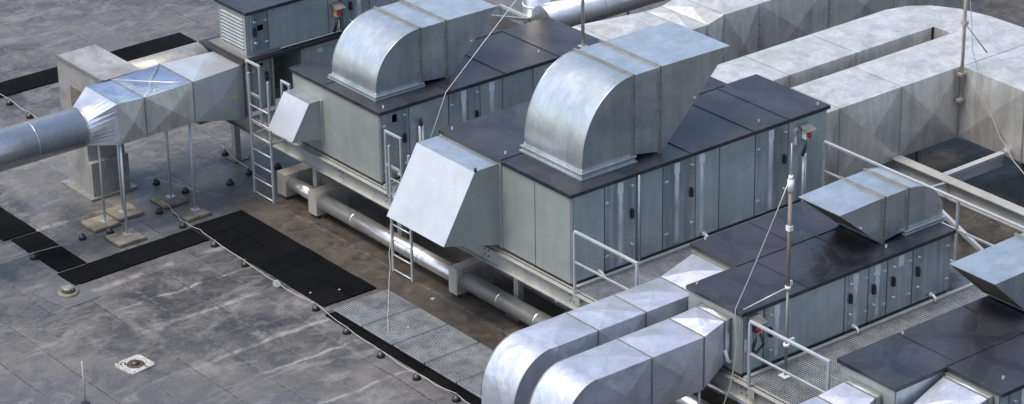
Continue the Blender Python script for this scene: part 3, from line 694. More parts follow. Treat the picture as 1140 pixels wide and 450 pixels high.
# ---- faceted duct with the round duct at the left
u = thing('faceted_duct', 'cross-creased rectangular duct on thin rods joining the two-tier unit on the left', 'ventilation duct', (-2, 9.1, 0))
S0 = rect(-.13, 9.33, 10.24, 1.22, 2.31); S1 = rect(-1.65, 8.60, 9.72, 1.83, 2.60); S2 = rect(-2.66, 8.60, 9.72, 1.83, 2.57); S3 = rect(-3.22, 8.60, 9.66, 1.82, 2.60)
for a_, b2, mt, rs, sk in ((S0, S1, 'hood', .085, ()), (S1, S2, 'duct_old', .08, (2,)), (S2, S3, 'duct_old', .06, (2,))):
    MB().section(a_, b2, rs, sk).build('duct_section', mt, u)
def sag_top(x0, x1, y0, y1, z0_, z1_, dep, seed, n=14):
    rg = random.Random(seed); g_ = MB(); P = {}
    pk = [(rg.random(), rg.random(), rg.uniform(.12, .3), rg.uniform(-.045, .03)) for _ in range(9)]
    for i in range(n + 1):
        for j in range(n + 1):
            a, c_ = i / n, j / n; e = min(1, 6 * min(a, 1 - a, c_, 1 - c_))
            z = z0_ + (z1_ - z0_) * a - dep * min(a, 1 - a, c_, 1 - c_) * 2 + e * sum(h0 * max(0, 1 - math.hypot(a - u0, c_ - v0) / r0) for u0, v0, r0, h0 in pk) + e * rg.uniform(-.004, .004)
            P[i, j] = len(g_.v); g_.v.append(Vector((x0 + (x1 - x0) * a, y0 + (y1 - y0) * c_, z)))
    for i in range(n):
        for j in range(n):
            q = (P[i, j], P[i + 1, j], P[i + 1, j + 1], P[i, j + 1])
            for t in ((q[0], q[1], q[2]), (q[0], q[2], q[3])): g_.f.append(list(t)); g_.sm.append(True)
    return g_.build('sagging_top_sheet', 'shiny', u)
sag_top(-1.65, -2.66, 8.60, 9.72, 2.60, 2.57, .10, 3); sag_top(-2.66, -3.22, 8.60, 9.68, 2.57, 2.60, .07, 5)
MB().path([(-1.66, 8.6, 2.61), (-2.0, 8.9, 2.60), (-2.2, 9.2, 2.575), (-2.66, 9.7, 2.58)], .007, 6).build('crease', 'duct_old', u); MB().path([(-2.66, 8.6, 2.58), (-2.3, 9.0, 2.575), (-2.1, 9.3, 2.575), (-1.66, 9.7, 2.61)], .007, 6).build('crease', 'duct_old', u)
B(-.128, .03, 9.36, 10.2, 1.25, 2.3).build('duct_collar', 'trimdark', u)
for S in (S1, S2): flange_x(u, S[0][0], S[0][1], S[1][1], S[0][2], S[2][2], .010, .012, 'trim')
# transition to round
n = 32; cy, cz, rr_ = 9.10, 2.14, .36
def rectpt(t):
    c_, s_ = math.cos(t), math.sin(t); k = 1 / max(abs(c_), abs(s_)); return (9.13 + c_ * k * .53, 2.21 + s_ * k * .39)
tr = MB(); ra = [(-3.22, *rectpt(2 * PI * i / n)) for i in range(n)]; rb = [(-3.72, cy + rr_ * math.cos(2 * PI * i / n), cz + rr_ * math.sin(2 * PI * i / n)) for i in range(n)]
for i in range(n): j = (i + 1) % n; tr.add([ra[i], ra[j], rb[j], rb[i]], [(0, 1, 2), (0, 2, 3)])
tr.build('round_transition', 'duct', u)
s = MB(); s.box(-.60, -.44, 9.045, 9.052, 1.84, 1.91); s.build('warning_sticker', 'yellow', u)
rd = thing('round_duct', 'fat round metal duct with ring seams running off the left edge of the photo', 'round duct', (-6, 9.1, 0))
MB().tube((-3.72, cy, cz), (-11, cy, cz), rr_, 48).build('duct_tube', 'round', rd)
for x in (-3.74, -4.72, -5.55, -6.5, -8): MB().tube((x - .008, cy, cz), (x + .008, cy, cz), rr_ + .006, 48).build('joint_ring', 'round', rd)
for x in (-7.5,):
    MB().tube((x, 8.8, 0), (x, 8.8, 1.85), .025, 8).build('support_leg', 'rail', rd)

# supports on slabs
def support(label, x, y, top_, x0, x1, y0, y1):
    o = thing('duct_support', label, 'duct support', (x, y, 0), 'rod supports under the faceted duct')
    B(x0, x1, y0, y1, .004, .06).build('paving_slab', 'slab', o, .008)
    B(x0 - .03, x1 + .03, y0 - .03, y1 + .03, 0, .004).build('bearing_mat', 'dark', o)
    MB().tube((x, y, .06), (x, y, top_), .022, 10).build('rod', 'rail', o)
    MB().box(x - .07, x + .07, y - .07, y + .07, .06, .07).build('foot_plate', 'rail', o)
support('leftmost rod support on a square paving slab under the faceted duct', -3.21, 9.38, 1.84, -3.55, -3.03, 9.15, 9.66)
support('thin rod support standing behind and between the two left supports', -2.74, 9.53, 1.84, -2.98, -2.46, 9.28, 9.78)
support('frontmost rod support, its slab nearest the black mat path', -3.19, 8.57 + .08, 1.84, -3.53, -2.99, 8.33, 8.84)
support('rod support below the duct middle, rear one of the right pair', -1.72, 9.52, 1.84, -2.03, -1.52, 9.22, 9.72)
support('rod support below the duct end, front one of the right pair with brownish slab', -1.69, 8.74, 1.84, -2.03, -1.53, 8.46, 8.90)

# column box and its round duct
u = thing('duct_riser_box', 'tall dull metal duct riser with a dented top behind the faceted duct', 'duct riser', (-2.4, 10.9, 0))
MB().section([(-2.82, 9.75, 1.35), (-2.0, 9.75, 1.35), (-2.0, 11.38, 1.35), (-2.82, 11.38, 1.35)], [(-2.82, 9.75, 2.58), (-2.0, 9.75, 2.58), (-2.0, 11.38, 2.58), (-2.82, 11.38, 2.58)], .02).add([(-2.82, 9.75, 2.58), (-2.0, 9.75, 2.58), (-2.0, 11.38, 2.58), (-2.82, 11.38, 2.58), (-2.41, 10.5, 2.54)], [(0, 1, 4), (1, 2, 4), (2, 3, 4), (3, 0, 4)]).add([(-2.82, 9.75, 1.35), (-2.0, 9.75, 1.35), (-2.0, 11.38, 1.35), (-2.82, 11.38, 1.35)], [(0, 1, 2, 3)]).build('upper_box', 'duct_dull', u)
B(-2.85, -2.82, 9.73, 11.4, 2.55, 2.60).build('lip_seam', 'trim', u)
MB().section([(-2.80, 10.55, 0), (-2.03, 10.55, 0), (-2.03, 11.36, 0), (-2.80, 11.36, 0)], [(-2.80, 10.55, 1.35), (-2.03, 10.55, 1.35), (-2.03, 11.36, 1.35), (-2.80, 11.36, 1.35)], .008).build('riser_shaft', 'duct_dull', u)
B(-2.82, -2.03, 10.42, 10.55, 0, .72).build('shaft_casing', 'duct_dull', u, .006)
B(-2.92, -1.93, 10.34, 11.46, 0, .05).build('roof_collar', 'trim', u)
MB().box(-2.86, -2.80, 10.36, 10.90, 1.65, 2.14).build('access_opening', 'recess', u)
MB().tube((-2.0, 10.66, 2.0), (.6, 10.66, 2.0), .36, 36).build('side_duct', 'duct_dull', u)

# ------------------------------------------------------------------ steel platform
u = thing('steel_platform', 'raised galvanised steel platform with edge channels and grating carrying the units', 'steel platform', (0, 0, 0))
def channel_y(x, y0, y1, z0=.965, z1=1.245, s=-1, name='edge_beam'):
    b_ = MB(); b_.box(x, x + .012, y0, y1, z0, z1); b_.box(x + s * .07, x, y0, y1, z1 - .012, z1) ; b_.box(x + s * .07, x, y0, y1, z0, z0 + .012)
    return b_.build(name, 'steel', u)
channel_y(-.06, -12, 10.5)
B(-.03, .0, -12, 10.5, 1.245, 1.262).build('edge_trim', 'steel', u)
for y in (9.0, 6.3, 4.9, 2.1, -.15, -2.9, -4.25):
    for dy, dz in ((0, 0), (.1, 0), (0, .1), (.1, .1)): MB().tube((-.061, y + dy, 1.06 + dz), (-.08, y + dy, 1.06 + dz), .015, 6).build('bolt', 'trimdark', u)
for y in (10.3, 8.0, 5.0, 3.55, 1.7, -.12, -1.72, -4.15, -5.95):
    B(-.045, 5.38, y - .05, y + .05, .99, 1.235).build('cross_beam', 'steel', u)
channel_y(5.38, -12, 10.5, s=1)
B(-.62, -.07, 10.16, 10.34, .98, 1.2).build('beam_stub', 'timber', u)
for x in (.25, 2.7, 5.2):
    for y in (10.3, 7.6, 5.0, 1.7, -1.72, -4.15, -5.95, -9):
        B(x - .06, x + .06, y - .06, y + .06, .02, .99).build('leg', 'steel', u); B(x - .16, x + .16, y - .16, y + .16, 0, .02).build('foot_plate', 'trimdark', u)
def grating(parent, x0, x1, y0, y1, z, p=.046, name='grating_infill'):
    b_ = MB(); n = int((x1 - x0) / p)
    for i in range(n + 1):
        x = x0 + (x1 - x0) * i / n; b_.box(x - .0048, x + .0048, y0, y1, z - .028, z)
    n = int((y1 - y0) / p)
    for i in range(n + 1):
        y = y0 + (y1 - y0) * i / n; b_.box(x0, x1, y - .0048, y + .0048, z - .020, z - .002)
    b_.box(x0 - .004, x0 + .004, y0, y1, z - .03, z + .002); b_.box(x1 - .004, x1 + .004, y0, y1, z - .03, z + .002)
    b_.box(x0, x1, y0 - .004, y0 + .004, z - .03, z + .002); b_.box(x0, x1, y1 - .004, y1 + .004, z - .03, z + .002)
    return b_.build(name, 'grate', parent, merge=False)
for k in range(5): grating(u, .02 + k * 1.07, .02 + (k + 1) * 1.07 - .01, -1.66, -.16, ZP + .012)
for k in range(5): grating(u, .02 + k * 1.07, .02 + (k + 1) * 1.07 - .01, -5.98, -4.19, ZP + .012)
grating(u, 4.62, 5.37, -4.12, -1.72, ZP + .012)
for k in range(3): grating(u, .02 + k * 1.07, .02 + (k + 1) * 1.07 - .01, 3.5, 5.16, ZP + .012)
for k in range(3): grating(u, .02 + k * 1.07, .02 + (k + 1) * 1.07 - .01, 7.93, 9.28, ZP + .012)
B(0, 5.38, -.13, -.06, ZP, ZP + .05).build('kerb_angle', 'steel', u)
B(0, 5.38, -4.18, -4.11, ZP, ZP + .05).build('kerb_angle', 'steel', u)
B(0, 5.38, 5.12, 5.17, ZP, ZP + .05).build('kerb_angle', 'steel', u)

# far platform frame
u = thing('steel_gantry', 'heavy steel beam frame above the dark roof patch, right of the centre units', 'steel frame', (7.7, -1, 0))
b_ = MB(); b_.box(7.70, 7.72, -3.2, .30, .97, 1.25); b_.box(7.60, 7.82, -3.2, .30, 1.25, 1.27); b_.box(7.60, 7.82, -3.2, .30, .95, .97); b_.build('main_beam', 'steel', u)
b_ = MB(); b_.box(7.83, 9.30, -.86, -.74, 1.21, 1.27); b_.box(7.83, 9.30, -.81, -.79, 1.0, 1.21); b_.build('cross_beam', 'rail', u)
B(7.60, 7.84, -3.24, -3.2, .95, 1.27).build('end_plate', 'trimdark', u)
for y in (-3.0, -.8): B(7.64, 7.78, y - .06, y + .06, 0, .95).build('leg', 'steel', u)
MB().beam((7.0, -1.0, 1.25), (7.0, -2.75, .55), .07, .07).build('brace', 'rail', u)
MB().beam((7.0, -1.0, 1.25), (7.65, -1.0, 1.2), .06, .06).build('brace', 'rail', u)
MB().beam((7.0, -2.75, .58), (7.0, -2.75, 0), .06, .06).build('leg', 'rail', u)

# ------------------------------------------------------------------ railings and ladders
def railing(label, x, y0, y1, ys, z1=2.36, zm=1.82):
    o = thing('guard_rail', label, 'railing', (x, y0, ZP), 'galvanised guard rails on the platform')
    MB().beam((x, y0, z1), (x, y1, z1), .05, .045).build('top_rail', 'rail', o, .008)
    MB().beam((x, y0, zm), (x, y1, zm), .03, .035).build('mid_rail', 'rail', o, .006)
    for y in ys:
        B(x - .022, x + .022, y - .022, y + .022, 1.12, z1 - .022).build('post', 'rail', o, .006)
        MB().box(x - .03, x - .022, y - .15, y - .03, 1.10, 1.22).build('fixing_plate', 'rail', o)
    return o
railing('white-grey guard rail at the left end of the grating beside the central unit', -.10, -.21, -1.76, (-.21, -1.74))
railing('guard rail in front of the right-hand unit, beside the brown mast foot', -.10, -4.34, -6.04, (-4.34, -6.02))
railing('long guard rail running off the right side behind the right-hand cowl', 5.44, -.20, -8.0, (-.20, -3.32, -6.2))

def ladder(label, x, y0, y1, zt):
    o = thing('fixed_ladder', label, 'ladder', (x, (y0 + y1) / 2, 0), 'ladders up to the platform')
    for y in (y0, y1): B(x - .02, x + .02, y - .022, y + .022, 0.01, zt).build('stile', 'rail', o, .006)
    for k in range(8):
        z = .05 + .29 * k
        if z < 1.9: MB().tube((x, y0, z), (x, y1, z), .014, 8).build('rung', 'rail', o)
    for y in (y0, y1): MB().beam((x, y, 1.2), (-.06, y, 1.2), .03, .03).build('bracket', 'rail', o)
    return o
ladder('left ladder beside the faceted duct, its feet on bare roof', -.39, 8.10, 8.73, 2.42)
ladder('ladder at the photo centre half hidden behind the big white intake hood', -.38, 3.86, 4.42, 2.40)
def gate(label, x, y0, y1, z1=2.42):
    o = thing('access_gate', label, 'safety gate', (x, y0, ZP), 'small safety frames at the ladder heads')
    for y in (y0, y1): B(x - .02, x + .02, y - .02, y + .02, ZP + .01, z1).build('post', 'rail', o, .006)
    B(x - .02, x + .02, y0 - .02, y1 + .02, z1, z1 + .045).build('top_rail', 'rail', o, .006)
    B(x - .015, x + .015, y0 + .02, y1 - .02, 1.80, 1.84).build('mid_rail', 'rail', o)
gate('small safety frame at the head of the centre ladder against the grey door', -.12, 4.44, 4.88)
gate('safety frame at the head of the left ladder, left of the two there', -.12, 8.78, 9.2)
gate('safety frame between the left ladder and the small intake hood', -.12, 7.72 + .1, 8.06, 2.36)
B_ = MB().beam((-.39, 8.10, 2.42), (-.15, 8.02, 2.78), .04, .04)

# ------------------------------------------------------------------ insulated pipes along the roof
u = thing('insulated_pipe', 'fat shiny clad pipe with box elbows lying below the platform edge', 'pipe', (.15, 5, 0))
def pipe(p0, p1, r=.125, m_='alu'):
    o = MB().tube(p0, p1, r, 32).build('pipe_run', m_, u); p0, p1 = Vector(p0), Vector(p1); L = (p1 - p0).length
    k = 1.0
    while k < L - .3:
        q = p0 + (p1 - p0) * k / L; d = (p1 - p0).normalized() * .012
        MB().tube(q - d, q + d, r + .005, 32).build('cladding_band', 'alu', o); k += 1.0
pipe((.04, 8.10, .30), (.04, 7.32, .30)); pipe((.0, 7.05, .30), (.0, 3.10, .30), .145); pipe((.02, 2.86, .30), (.02, -6, .30), .155); pipe((.55, 3.0, .42), (.55, -6, .42), .07)
pipe((.55, 7.9, .48), (.55, 3.2, .48), .07)
for x0, x1, y0, y1, z1 in ((-.12, .62, 8.10, 8.38, .50), (-.17, .55, 7.05, 7.31, .50), (-.18, .62, 2.86, 3.09, .54)):
    B(x0, x1, y0, y1, .06, z1).build('elbow_box', 'boxmetal', u, .006)
for y in (8.2, 7.1, 5.0, 2.9, .8): B(-.05, .5, y - .08, y + .08, 0, .06).build('support_block', 'dark', u)

# ------------------------------------------------------------------ grating panels and rubber mats on the roof
proto = None
gl = ['ground grating panel at the upper end of the row, next to the black mats', 'second ground grating panel from the upper end, with a pale spot', 'middle ground grating panel of the row', 'fourth ground grating panel, just before the silver bend', 'last ground grating panel, partly hidden by the silver duct bend']
ys = [3.72, 2.86, 2.00, 1.14, .28]
for k, y in enumerate(ys):
    if proto is None:
        proto = thing('grating_panel', gl[0], 'grating panel', (-1.59, y - .42, .0), 'walkway grating panels laid on the roof')
        grating(proto, -2.14, -1.03, y - .822, y, .125, .043, 'bar_grid')
        B(-2.10, -1.98, y - .8, y - .1, .0005 + .008, .094).build('packer', 'black', proto); B(-1.16, -1.06, y - .8, y - .1, .0085, .094).build('packer', 'black', proto)
    else:
        c = copy_tree(proto); c.location.y = y - .42; c['label'] = gl[k]
# mats
mats = []
def add_mat(cx, cy_, w, h, rot=0, z=.012):
    b_ = MB(); t = .022
    b_.prism([(-w / 2, -h / 2), (w / 2, -h / 2), (w / 2, h / 2), (-w / 2, h / 2)], 'z', 0, t)
    mats.append((cx, cy_, w, h, rot))
mw = .545
for i in range(2):
    for j in range(8): add_mat(-1.83 + i * .55, 8.0 - j * .525, .545, .52)
for k in range(5): add_mat(-2.42 - k * .56, 7.85 - k * .012 + .02, .555, .60)
for k in range(3): add_mat(-4.60, 8.46 + k * .56, .57, .555)
for k in range(4): add_mat(-4.66, 10.2 + k * .58, .68, .575)
for k in range(9): add_mat(-1.62, 3.45 - k * .66, 1.32, .655)
for k in range(8): add_mat(-1.75 + k * .60 + .2, 16.2 + .03, .595, .70)
for k in range(4): add_mat(-3.0 - k * .60 + .85, 16.14, .595, .70)
mesh_cache = {}
lab = {0: 'black rubber mat of the wide double-row mat field', 1: 'black rubber mat of the narrow path left of the mat field', 2: 'black rubber mat of the path heading off left', 3: 'black rubber mat under or beside the grating panels', 4: 'black rubber mat of the far strip at the upper left'}
idx = 0
for n_, (cx, cy_, w, h, r_) in enumerate(mats):
    key = (w, h)
    if key not in mesh_cache:
        o = MB().prism([(-w / 2, -h / 2), (w / 2, -h / 2), (w / 2, h / 2), (-w / 2, h / 2)], 'z', 0, .022).build('rubber_mat', 'mat', None, .006); mesh_cache[key] = o
    else:
        o = mesh_cache[key].copy(); C.objects.link(o)
    o.location = (cx + random.uniform(-.006, .006), cy_ + random.uniform(-.004, .004), .002 + random.uniform(0, .006)); o.rotation_euler.z = r_ + random.uniform(-.008, .008)
    O_ = ['first', 'second', 'third', 'fourth', 'fifth', 'sixth', 'seventh', 'eighth', 'ninth', 'tenth', 'eleventh', 'twelfth']
    grp = 0 if n_ < 16 else 1 if n_ < 21 else 2 if n_ < 28 else 3 if n_ < 37 else 4
    if grp == 0: lb = 'rubber mat in the %s row of the wide black field, %s from its upper end' % (('near', 'far')[n_ // 8], O_[n_ % 8])
    elif grp == 1: lb = 'black rubber mat of the narrow path, %s one left of the wide mat field' % O_[n_ - 16]
    elif grp == 2: lb = 'black rubber mat of the path running off left, %s one after the corner' % O_[n_ - 21]
    elif grp == 3: lb = 'black rubber mat beside and under the ground gratings, %s from the mat field' % O_[n_ - 28]
    else: k_ = n_ - 37; k_ = k_ + 4 if k_ < 8 else 3 - (k_ - 8); lb = 'black rubber mat of the far strip at the upper left, %s from the left' % O_[k_]
    tag(o, lb, 'rubber mat', 'black rubber walkway mats')

# ------------------------------------------------------------------ lightning conductor
HOLD = [(-4.93, 8.95), (-3.85, 9.10), (-3.34, 9.0), (-2.2, 9.16), (.18, 10.60), (.03, 9.55), (-.51, 9.39), (.59, 9.43), (-2.2, 8.36), (-1.34, 9.62), (-1.55, 10.3), (-1.73, 15.49), (-1.77, 14.63),
        (-2.2, 7.32), (-2.23, 6.29), (-2.30, 5.20), (-2.26, 4.08), (-2.36, 3.04), (-2.42, 1.99), (-2.43, .99), (-2.38, 0.0)]
HL = ['beside the left black mat path near the left edge', 'left of the two standing before the leftmost support slab', 'between the leftmost and frontmost support slabs', 'between the two slabs of the right support pair',
      'below the end of the faceted duct, farthest back', 'just left of the left ladder, upper one', 'left of the left ladder foot, front one', 'right of the left ladder below the platform', 'beside the brownish slab at the corner of the mat field',
      'right behind the right pair of supports', 'behind the rear right support slab', 'near the far mat strip, upper one', 'near the far mat strip, lower one',
      'first one down the edge of the mat field', 'second one down the edge of the mat field', 'fallen over with its white base turned up', 'at the lower corner of the mat field', 'beside the first grating panel', 'beside the second grating panel', 'beside the middle grating panel', 'at the bottom edge near the silver bend']
hp = None
for k, (x, y) in enumerate(HOLD):
    if hp is None:
        hp = thing('conductor_holder', '', 'cable holder', (x, y, 0), 'black conductor holders on the roof')
        s = MB(); s.tube((x, y, 0), (x, y, .07), .075, 14, .055); s.tube((x, y, .07), (x, y, .10), .055, 14, .03); s.build('weight', 'black', hp)
        s = MB(); s.box(x - .012, x + .012, y - .02, y + .02, .10, .125); s.build('clip', 'trimdark', hp); c = hp
    else:
        c = copy_tree(hp); c.location = (x, y, 0); c.rotation_euler.z = random.uniform(0, 3)
    c['label'] = 'small black conductor holder ' + HL[k]
    if k == 15: # tipped over, pale underside to the viewer
        c.location = (x, y, .085); c.rotation_euler = (math.radians(-84), 0, math.radians(-38))
        MBo = MB().tube((HOLD[0][0], HOLD[0][1], -.008), (HOLD[0][0], HOLD[0][1], -.0005), .072, 16).build('pale_base', 'white', None)
        MBo.data.transform(Matrix.Translation((-HOLD[0][0], -HOLD[0][1], 0))); MBo.parent = c
        c['group'] = 'black conductor holders on the roof'
def cable(label, pts, r=.0065, mat='wire'):
    # sag and wander a little between the holders
    out = []
    for i in range(len(pts) - 1):
        a, b2 = Vector(pts[i]), Vector(pts[i + 1]); L = (b2 - a).length
        for k in range(4):
            t = k / 4; q = a.lerp(b2, t); 
            if L > .5: q += Vector((random.uniform(-.02, .02), random.uniform(-.02, .02), -.10 * min(L, 1.) * t * (1 - t)))
            out.append(q)
    out.append(Vector(pts[-1]))
    o = MB().path(out, r, 6).build('conductor_cable', mat); origin(o, pts[0]); tag(o, label, 'cable', 'lightning conductor cables')
    return o
h_ = .115
cable('pale conductor cable along the black mats and grating, from the support slabs to the bottom', [(-1.9, 9.75, .05), (-2.05, 9.0, h_), (-2.2, 8.36, h_), (-2.14, 7.85, h_), (-2.2, 7.32, h_), (-2.23, 6.29, h_), (-2.30, 5.20, h_), (-2.26, 4.08, h_), (-2.36, 3.04, h_), (-2.42, 1.99, h_), (-2.43, .99, h_), (-2.38, 0, h_), (-2.4, -1, h_)])
cable('pale conductor cable on the roof behind the rod supports', [(-1.95, 10.9, .05), (-1.55, 10.3, h_), (-1.34, 9.62, h_), (-1.2, 9.35, .05)])
cable('short conductor cable behind the left ladder', [(.3, 10.9, .05), (.18, 10.6, h_), (.03, 9.55, h_), (.05, 9.0, .04)])
cable('conductor cable at the upper left edge crossing the far mat strip', [(-1.6, 17.5, .05), (-1.68, 16.4, .09), (-1.73, 15.49, h_), (-1.77, 14.63, h_), (-1.8, 13, .03)])
cable('conductor cable end at the left edge below the mat path', [(-6.2, 9.3, .04), (-5.4, 9.05, .06), (-4.93, 8.95, h_), (-4.5, 8.98, .08), (-4.1, 9.02, .03)])
cable('thin conductor wire slanting from the hood down to the grating', [(-.25, 3.36, 2.82), (-.38, 4.40, 1.5), (-.42, 4.38, .9), (-1.2, 3.4, .5), (-1.96, 2.40, .13)], .006)
cable('long thin guy wire slanting from the pole top to the upper unit roof', [(4.70, 5.21, 5.4), (1.40, 5.14, 2.68), (.9, 5.0, 1.9)], .008)
cable('thin guy wire from the brown mast down past the unit corner', [(.53, -4.42, 4.48), (-.055, -3.97, 2.40), (-.10, -4.02, 1.4), (-.45, -4.0, .5), (-.8, -4.0, .02)], .009)
cable('thin conductor wire hanging from the tall pole at the right edge', [(9.24, .18, 4.9), (9.22, -.02, 3.0), (9.22, -.45, 2.0), (9.22, -1.1, 1.25), (9.2, -1.8, .9)], .008)

# masts
u = thing('lightning_mast', 'brown mast with white insulators standing on the grating in front of the right-hand unit', 'mast', (.544, -4.46, ZP), 'lightning masts')
x, y = .544, -4.46
MB().tube((x, y, 2.77), (x, y, 4.42), .030, 12).build('mast_tube', 'brown', u); MB().tube((x, y, ZP), (x, y, 2.77), .022, 12).build('lower_tube', 'trim', u)
MB().tube((x, y, 4.50), (x, y, 5.12), .010, 8).build('rod_tip', 'wire', u)
MB().tube((x, y, 4.36), (x, y, 4.54), .05, 12).tube((x, y, 4.54), (x, y, 4.60), .035, 12).build('mast_head', 'white', u)
MB().box(x - .04, x + .04, y - .04, y + .04, 3.71, 3.79).build('insulator', 'white', u)
MB().tube((x, y, 2.74), (x, y, 2.79), .045, 12).box(x + .02, x + .08, y - .02, y + .02, 2.79, 2.86).build('clamp', 'white', u)
MB().tube((x, y, 1.77), (x, y, 1.82), .05, 12).box(x, x + .16, y - .02, y + .02, 1.82, 1.87).build('clamp', 'white', u)
MB().tube((x, y, 2.77), (.0, -4.08, 2.42), .012, 8).build('stay_arm', 'wire', u)
MB().box(x - .08, x + .08, y - .08, y + .08, ZP + .012, ZP + .03).build('foot_plate', 'white', u)
u = thing('lightning_mast', 'plain pale pole rising at the right end of the upper unit roof', 'mast', (4.62, 5.3, 2.67), 'lightning masts')
MB().tube((4.62, 5.26, 2.669), (4.62, 5.26, 5.4), .032, 12).build('mast_tube', 'rail', u); MB().box(4.55, 4.69, 5.19, 5.33, 2.669, 2.69).build('foot_plate', 'rail', u)
u = thing('lightning_mast', 'tall pole clamped to the inner corner of the U-shaped duct', 'mast', (9.24, .22, 1.9), 'lightning masts')
MB().tube((9.24, .22, 1.86), (9.24, .22, 5.2), .032, 12).build('mast_tube', 'pole', u)
for z in (1.95, 2.45): MB().box(9.16, 9.33, .17, .27, z, z + .05).build('clamp', 'pole', u)
MB().tube((9.24, .22, 3.45), (9.24, -.35, 3.05), .012, 8).build('stay_arm', 'trimdark', u); MB().box(9.19, 9.29, .17, .27, 3.42, 3.48).build('clamp', 'pole', u)
u = thing('lightning_rod', 'thin short metal rod standing alone on the roof at the lower left', 'rod', (-7.02, 3.6, 0))
MB().tube((-7.02, 3.66, 0), (-7.02, 3.66, .80), .012, 8).build('rod', 'wire', u); MB().tube((-7.02, 3.66, 0), (-7.02, 3.66, .06), .09, 14, .07).build('foot', 'black', u)

# ------------------------------------------------------------------ roof drain, vent, debris
u = thing('roof_drain', 'roof drain with black debris dome in a pale square collar', 'roof drain', (-5.68, 4.33, 0))
pts = [(-5.97, 4.50), (-5.93, 4.12), (-5.88, 4.06), (-5.45, 4.12), (-5.41, 4.18), (-5.44, 4.57), (-5.50, 4.61), (-5.93, 4.57)]
MB().prism(pts, 'z', .002, .022).build('collar', 'felt', u)
MB().tube((-5.68, 4.33, .020), (-5.68, 4.33, .026), .15, 20).build('dirt_ring', 'leaf', u)
s = MB()
for k in range(90):
    a_ = random.uniform(0, 2 * PI); r_ = abs(random.gauss(0, .10)); s.tube((-5.68 + r_ * math.cos(a_), 4.33 + r_ * math.sin(a_), .022), (-5.68 + r_ * math.cos(a_) * 1.05, 4.33 + r_ * math.sin(a_), .036), random.uniform(.006, .018), 5)
s.build('silt', 'leaf', u)
MB().tube((-5.68, 4.33, .012), (-5.68, 4.33, .06), .075, 14, .07).tube((-5.68, 4.33, .06), (-5.68, 4.33, .09), .07, 14, .04).build('leaf_guard', 'black', u)
u = thing('roof_vent_cap', 'low round ribbed grey vent cap on a square felt patch', 'vent cap', (-5.17, 7.36, 0))
m2 = plain('felt_patch', (.085, .085, .095), .6, 0, .3, 4); M['patch'] = m2
MB().prism([(-5.66, 7.74), (-5.50, 6.84), (-4.80, 6.88), (-4.86, 7.76)], 'z', .002, .010).build('felt_patch', 'patch', u)
MB().tube((-5.17, 7.36, .01), (-5.17, 7.36, .04), .20, 24, .16).build('flashing', 'slab', u)
s = MB(); s.tube((-5.17, 7.36, .04), (-5.17, 7.36, .10), .10, 24, .125); s.tube((-5.17, 7.36, .10), (-5.17, 7.36, .125), .125, 24, .08)
o = s.build('cap', 'trim', u)
s = MB()
for k in range(10):
    a_ = PI * 2 * k / 10; s.tube((-5.17 + .11 * math.cos(a_), 7.36 + .11 * math.sin(a_), .05), (-5.17 + .11 * math.cos(a_), 7.36 + .11 * math.sin(a_), .12), .012, 6)
s.build('rib', 'trim', o)
for x, y, z, r_, lb in ((-.50, 3.13, .004, .4, 'tiny scrap of pale litter on the brown roof below the white hood'), (-1.60, 2.35, .128, 1.2, 'tiny pale scrap lying on a grating panel'), (-1.55, 4.40, .032, .5, 'tiny white speck of litter on the mat field, right one'), (-2.0, 4.62, .032, .9, 'tiny white speck of litter on the mat field, left one')):
    w = .04 if z == .004 else .022
    o = MB().prism([(-w, -w * .7), (w * .9, -w), (w, w * .6), (-w * .5, w)], 'z', 0, .006).build('litter_scrap', 'felt'); o.location = (x, y, z); o.rotation_euler.z = r_
    tag(o, lb, 'litter')

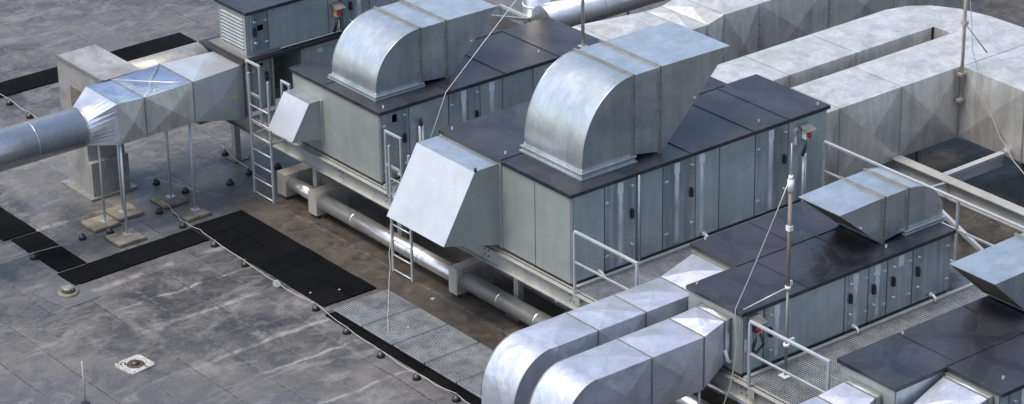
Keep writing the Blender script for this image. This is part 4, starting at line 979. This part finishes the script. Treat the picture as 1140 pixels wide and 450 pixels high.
# ------------------------------------------------------------------ camera
CAMPOS = Vector((-26.5065875, -32.3918492, 22.))
f_, pit, roll, az = 3205.982501874583, math.radians(24.65957518), math.radians(-0.947562), math.radians(38.00955104)
ca, sa, cp, sp = math.cos(az), math.sin(az), math.cos(pit), math.sin(pit)
fw = Vector((sa * cp, ca * cp, -sp)); rt = Vector((ca, -sa, 0)); up = rt.cross(fw)
r2 = rt * math.cos(roll) + up * math.sin(roll); u2 = -rt * math.sin(roll) + up * math.cos(roll)
cam = bpy.data.cameras.new('camera'); co = bpy.data.objects.new('camera', cam); C.objects.link(co)
mw_ = Matrix((( r2.x, u2.x, -fw.x, CAMPOS.x), (r2.y, u2.y, -fw.y, CAMPOS.y), (r2.z, u2.z, -fw.z, CAMPOS.z), (0, 0, 0, 1)))
co.matrix_world = mw_
cam.sensor_width = 36; cam.lens = f_ / 1140 * 36; cam.clip_start = 1; cam.clip_end = 2000
bpy.context.scene.camera = co

# ------------------------------------------------------------------ light
SUN_EL, SUN_AZ = 66, 285      # compass bearing: from -x side, slightly behind the scene
w = bpy.data.worlds.new('World'); bpy.context.scene.world = w; w.use_nodes = True
nt = w.node_tree; bg = nt.nodes['Background']
sky = nt.nodes.new('ShaderNodeTexSky'); sky.sky_type = 'NISHITA'; sky.sun_disc = False
sky.sun_elevation = math.radians(SUN_EL); sky.sun_rotation = math.radians(SUN_AZ)
sky.air_density = 1.0; sky.dust_density = 3.0; sky.ozone_density = 1.0; sky.altitude = 100
nt.links.new(sky.outputs[0], bg.inputs[0]); bg.inputs[1].default_value = .15
sl = bpy.data.lights.new('sun', 'SUN'); sl.energy = 2.0; sl.angle = math.radians(24); sl.color = (1, .92, .80)
so = bpy.data.objects.new('sun', sl); C.objects.link(so)
a_ = math.radians(SUN_AZ); e_ = math.radians(SUN_EL)
sd = Vector((math.sin(a_) * math.cos(e_), math.cos(a_) * math.cos(e_), math.sin(e_)))   # towards the sun
so.rotation_euler = sd.to_track_quat('Z', 'Y').to_euler(); so.location = sd * 60
vs = bpy.context.scene.view_settings; vs.view_transform = 'Standard'; vs.look = 'None'; vs.exposure = .82; vs.gamma = 1
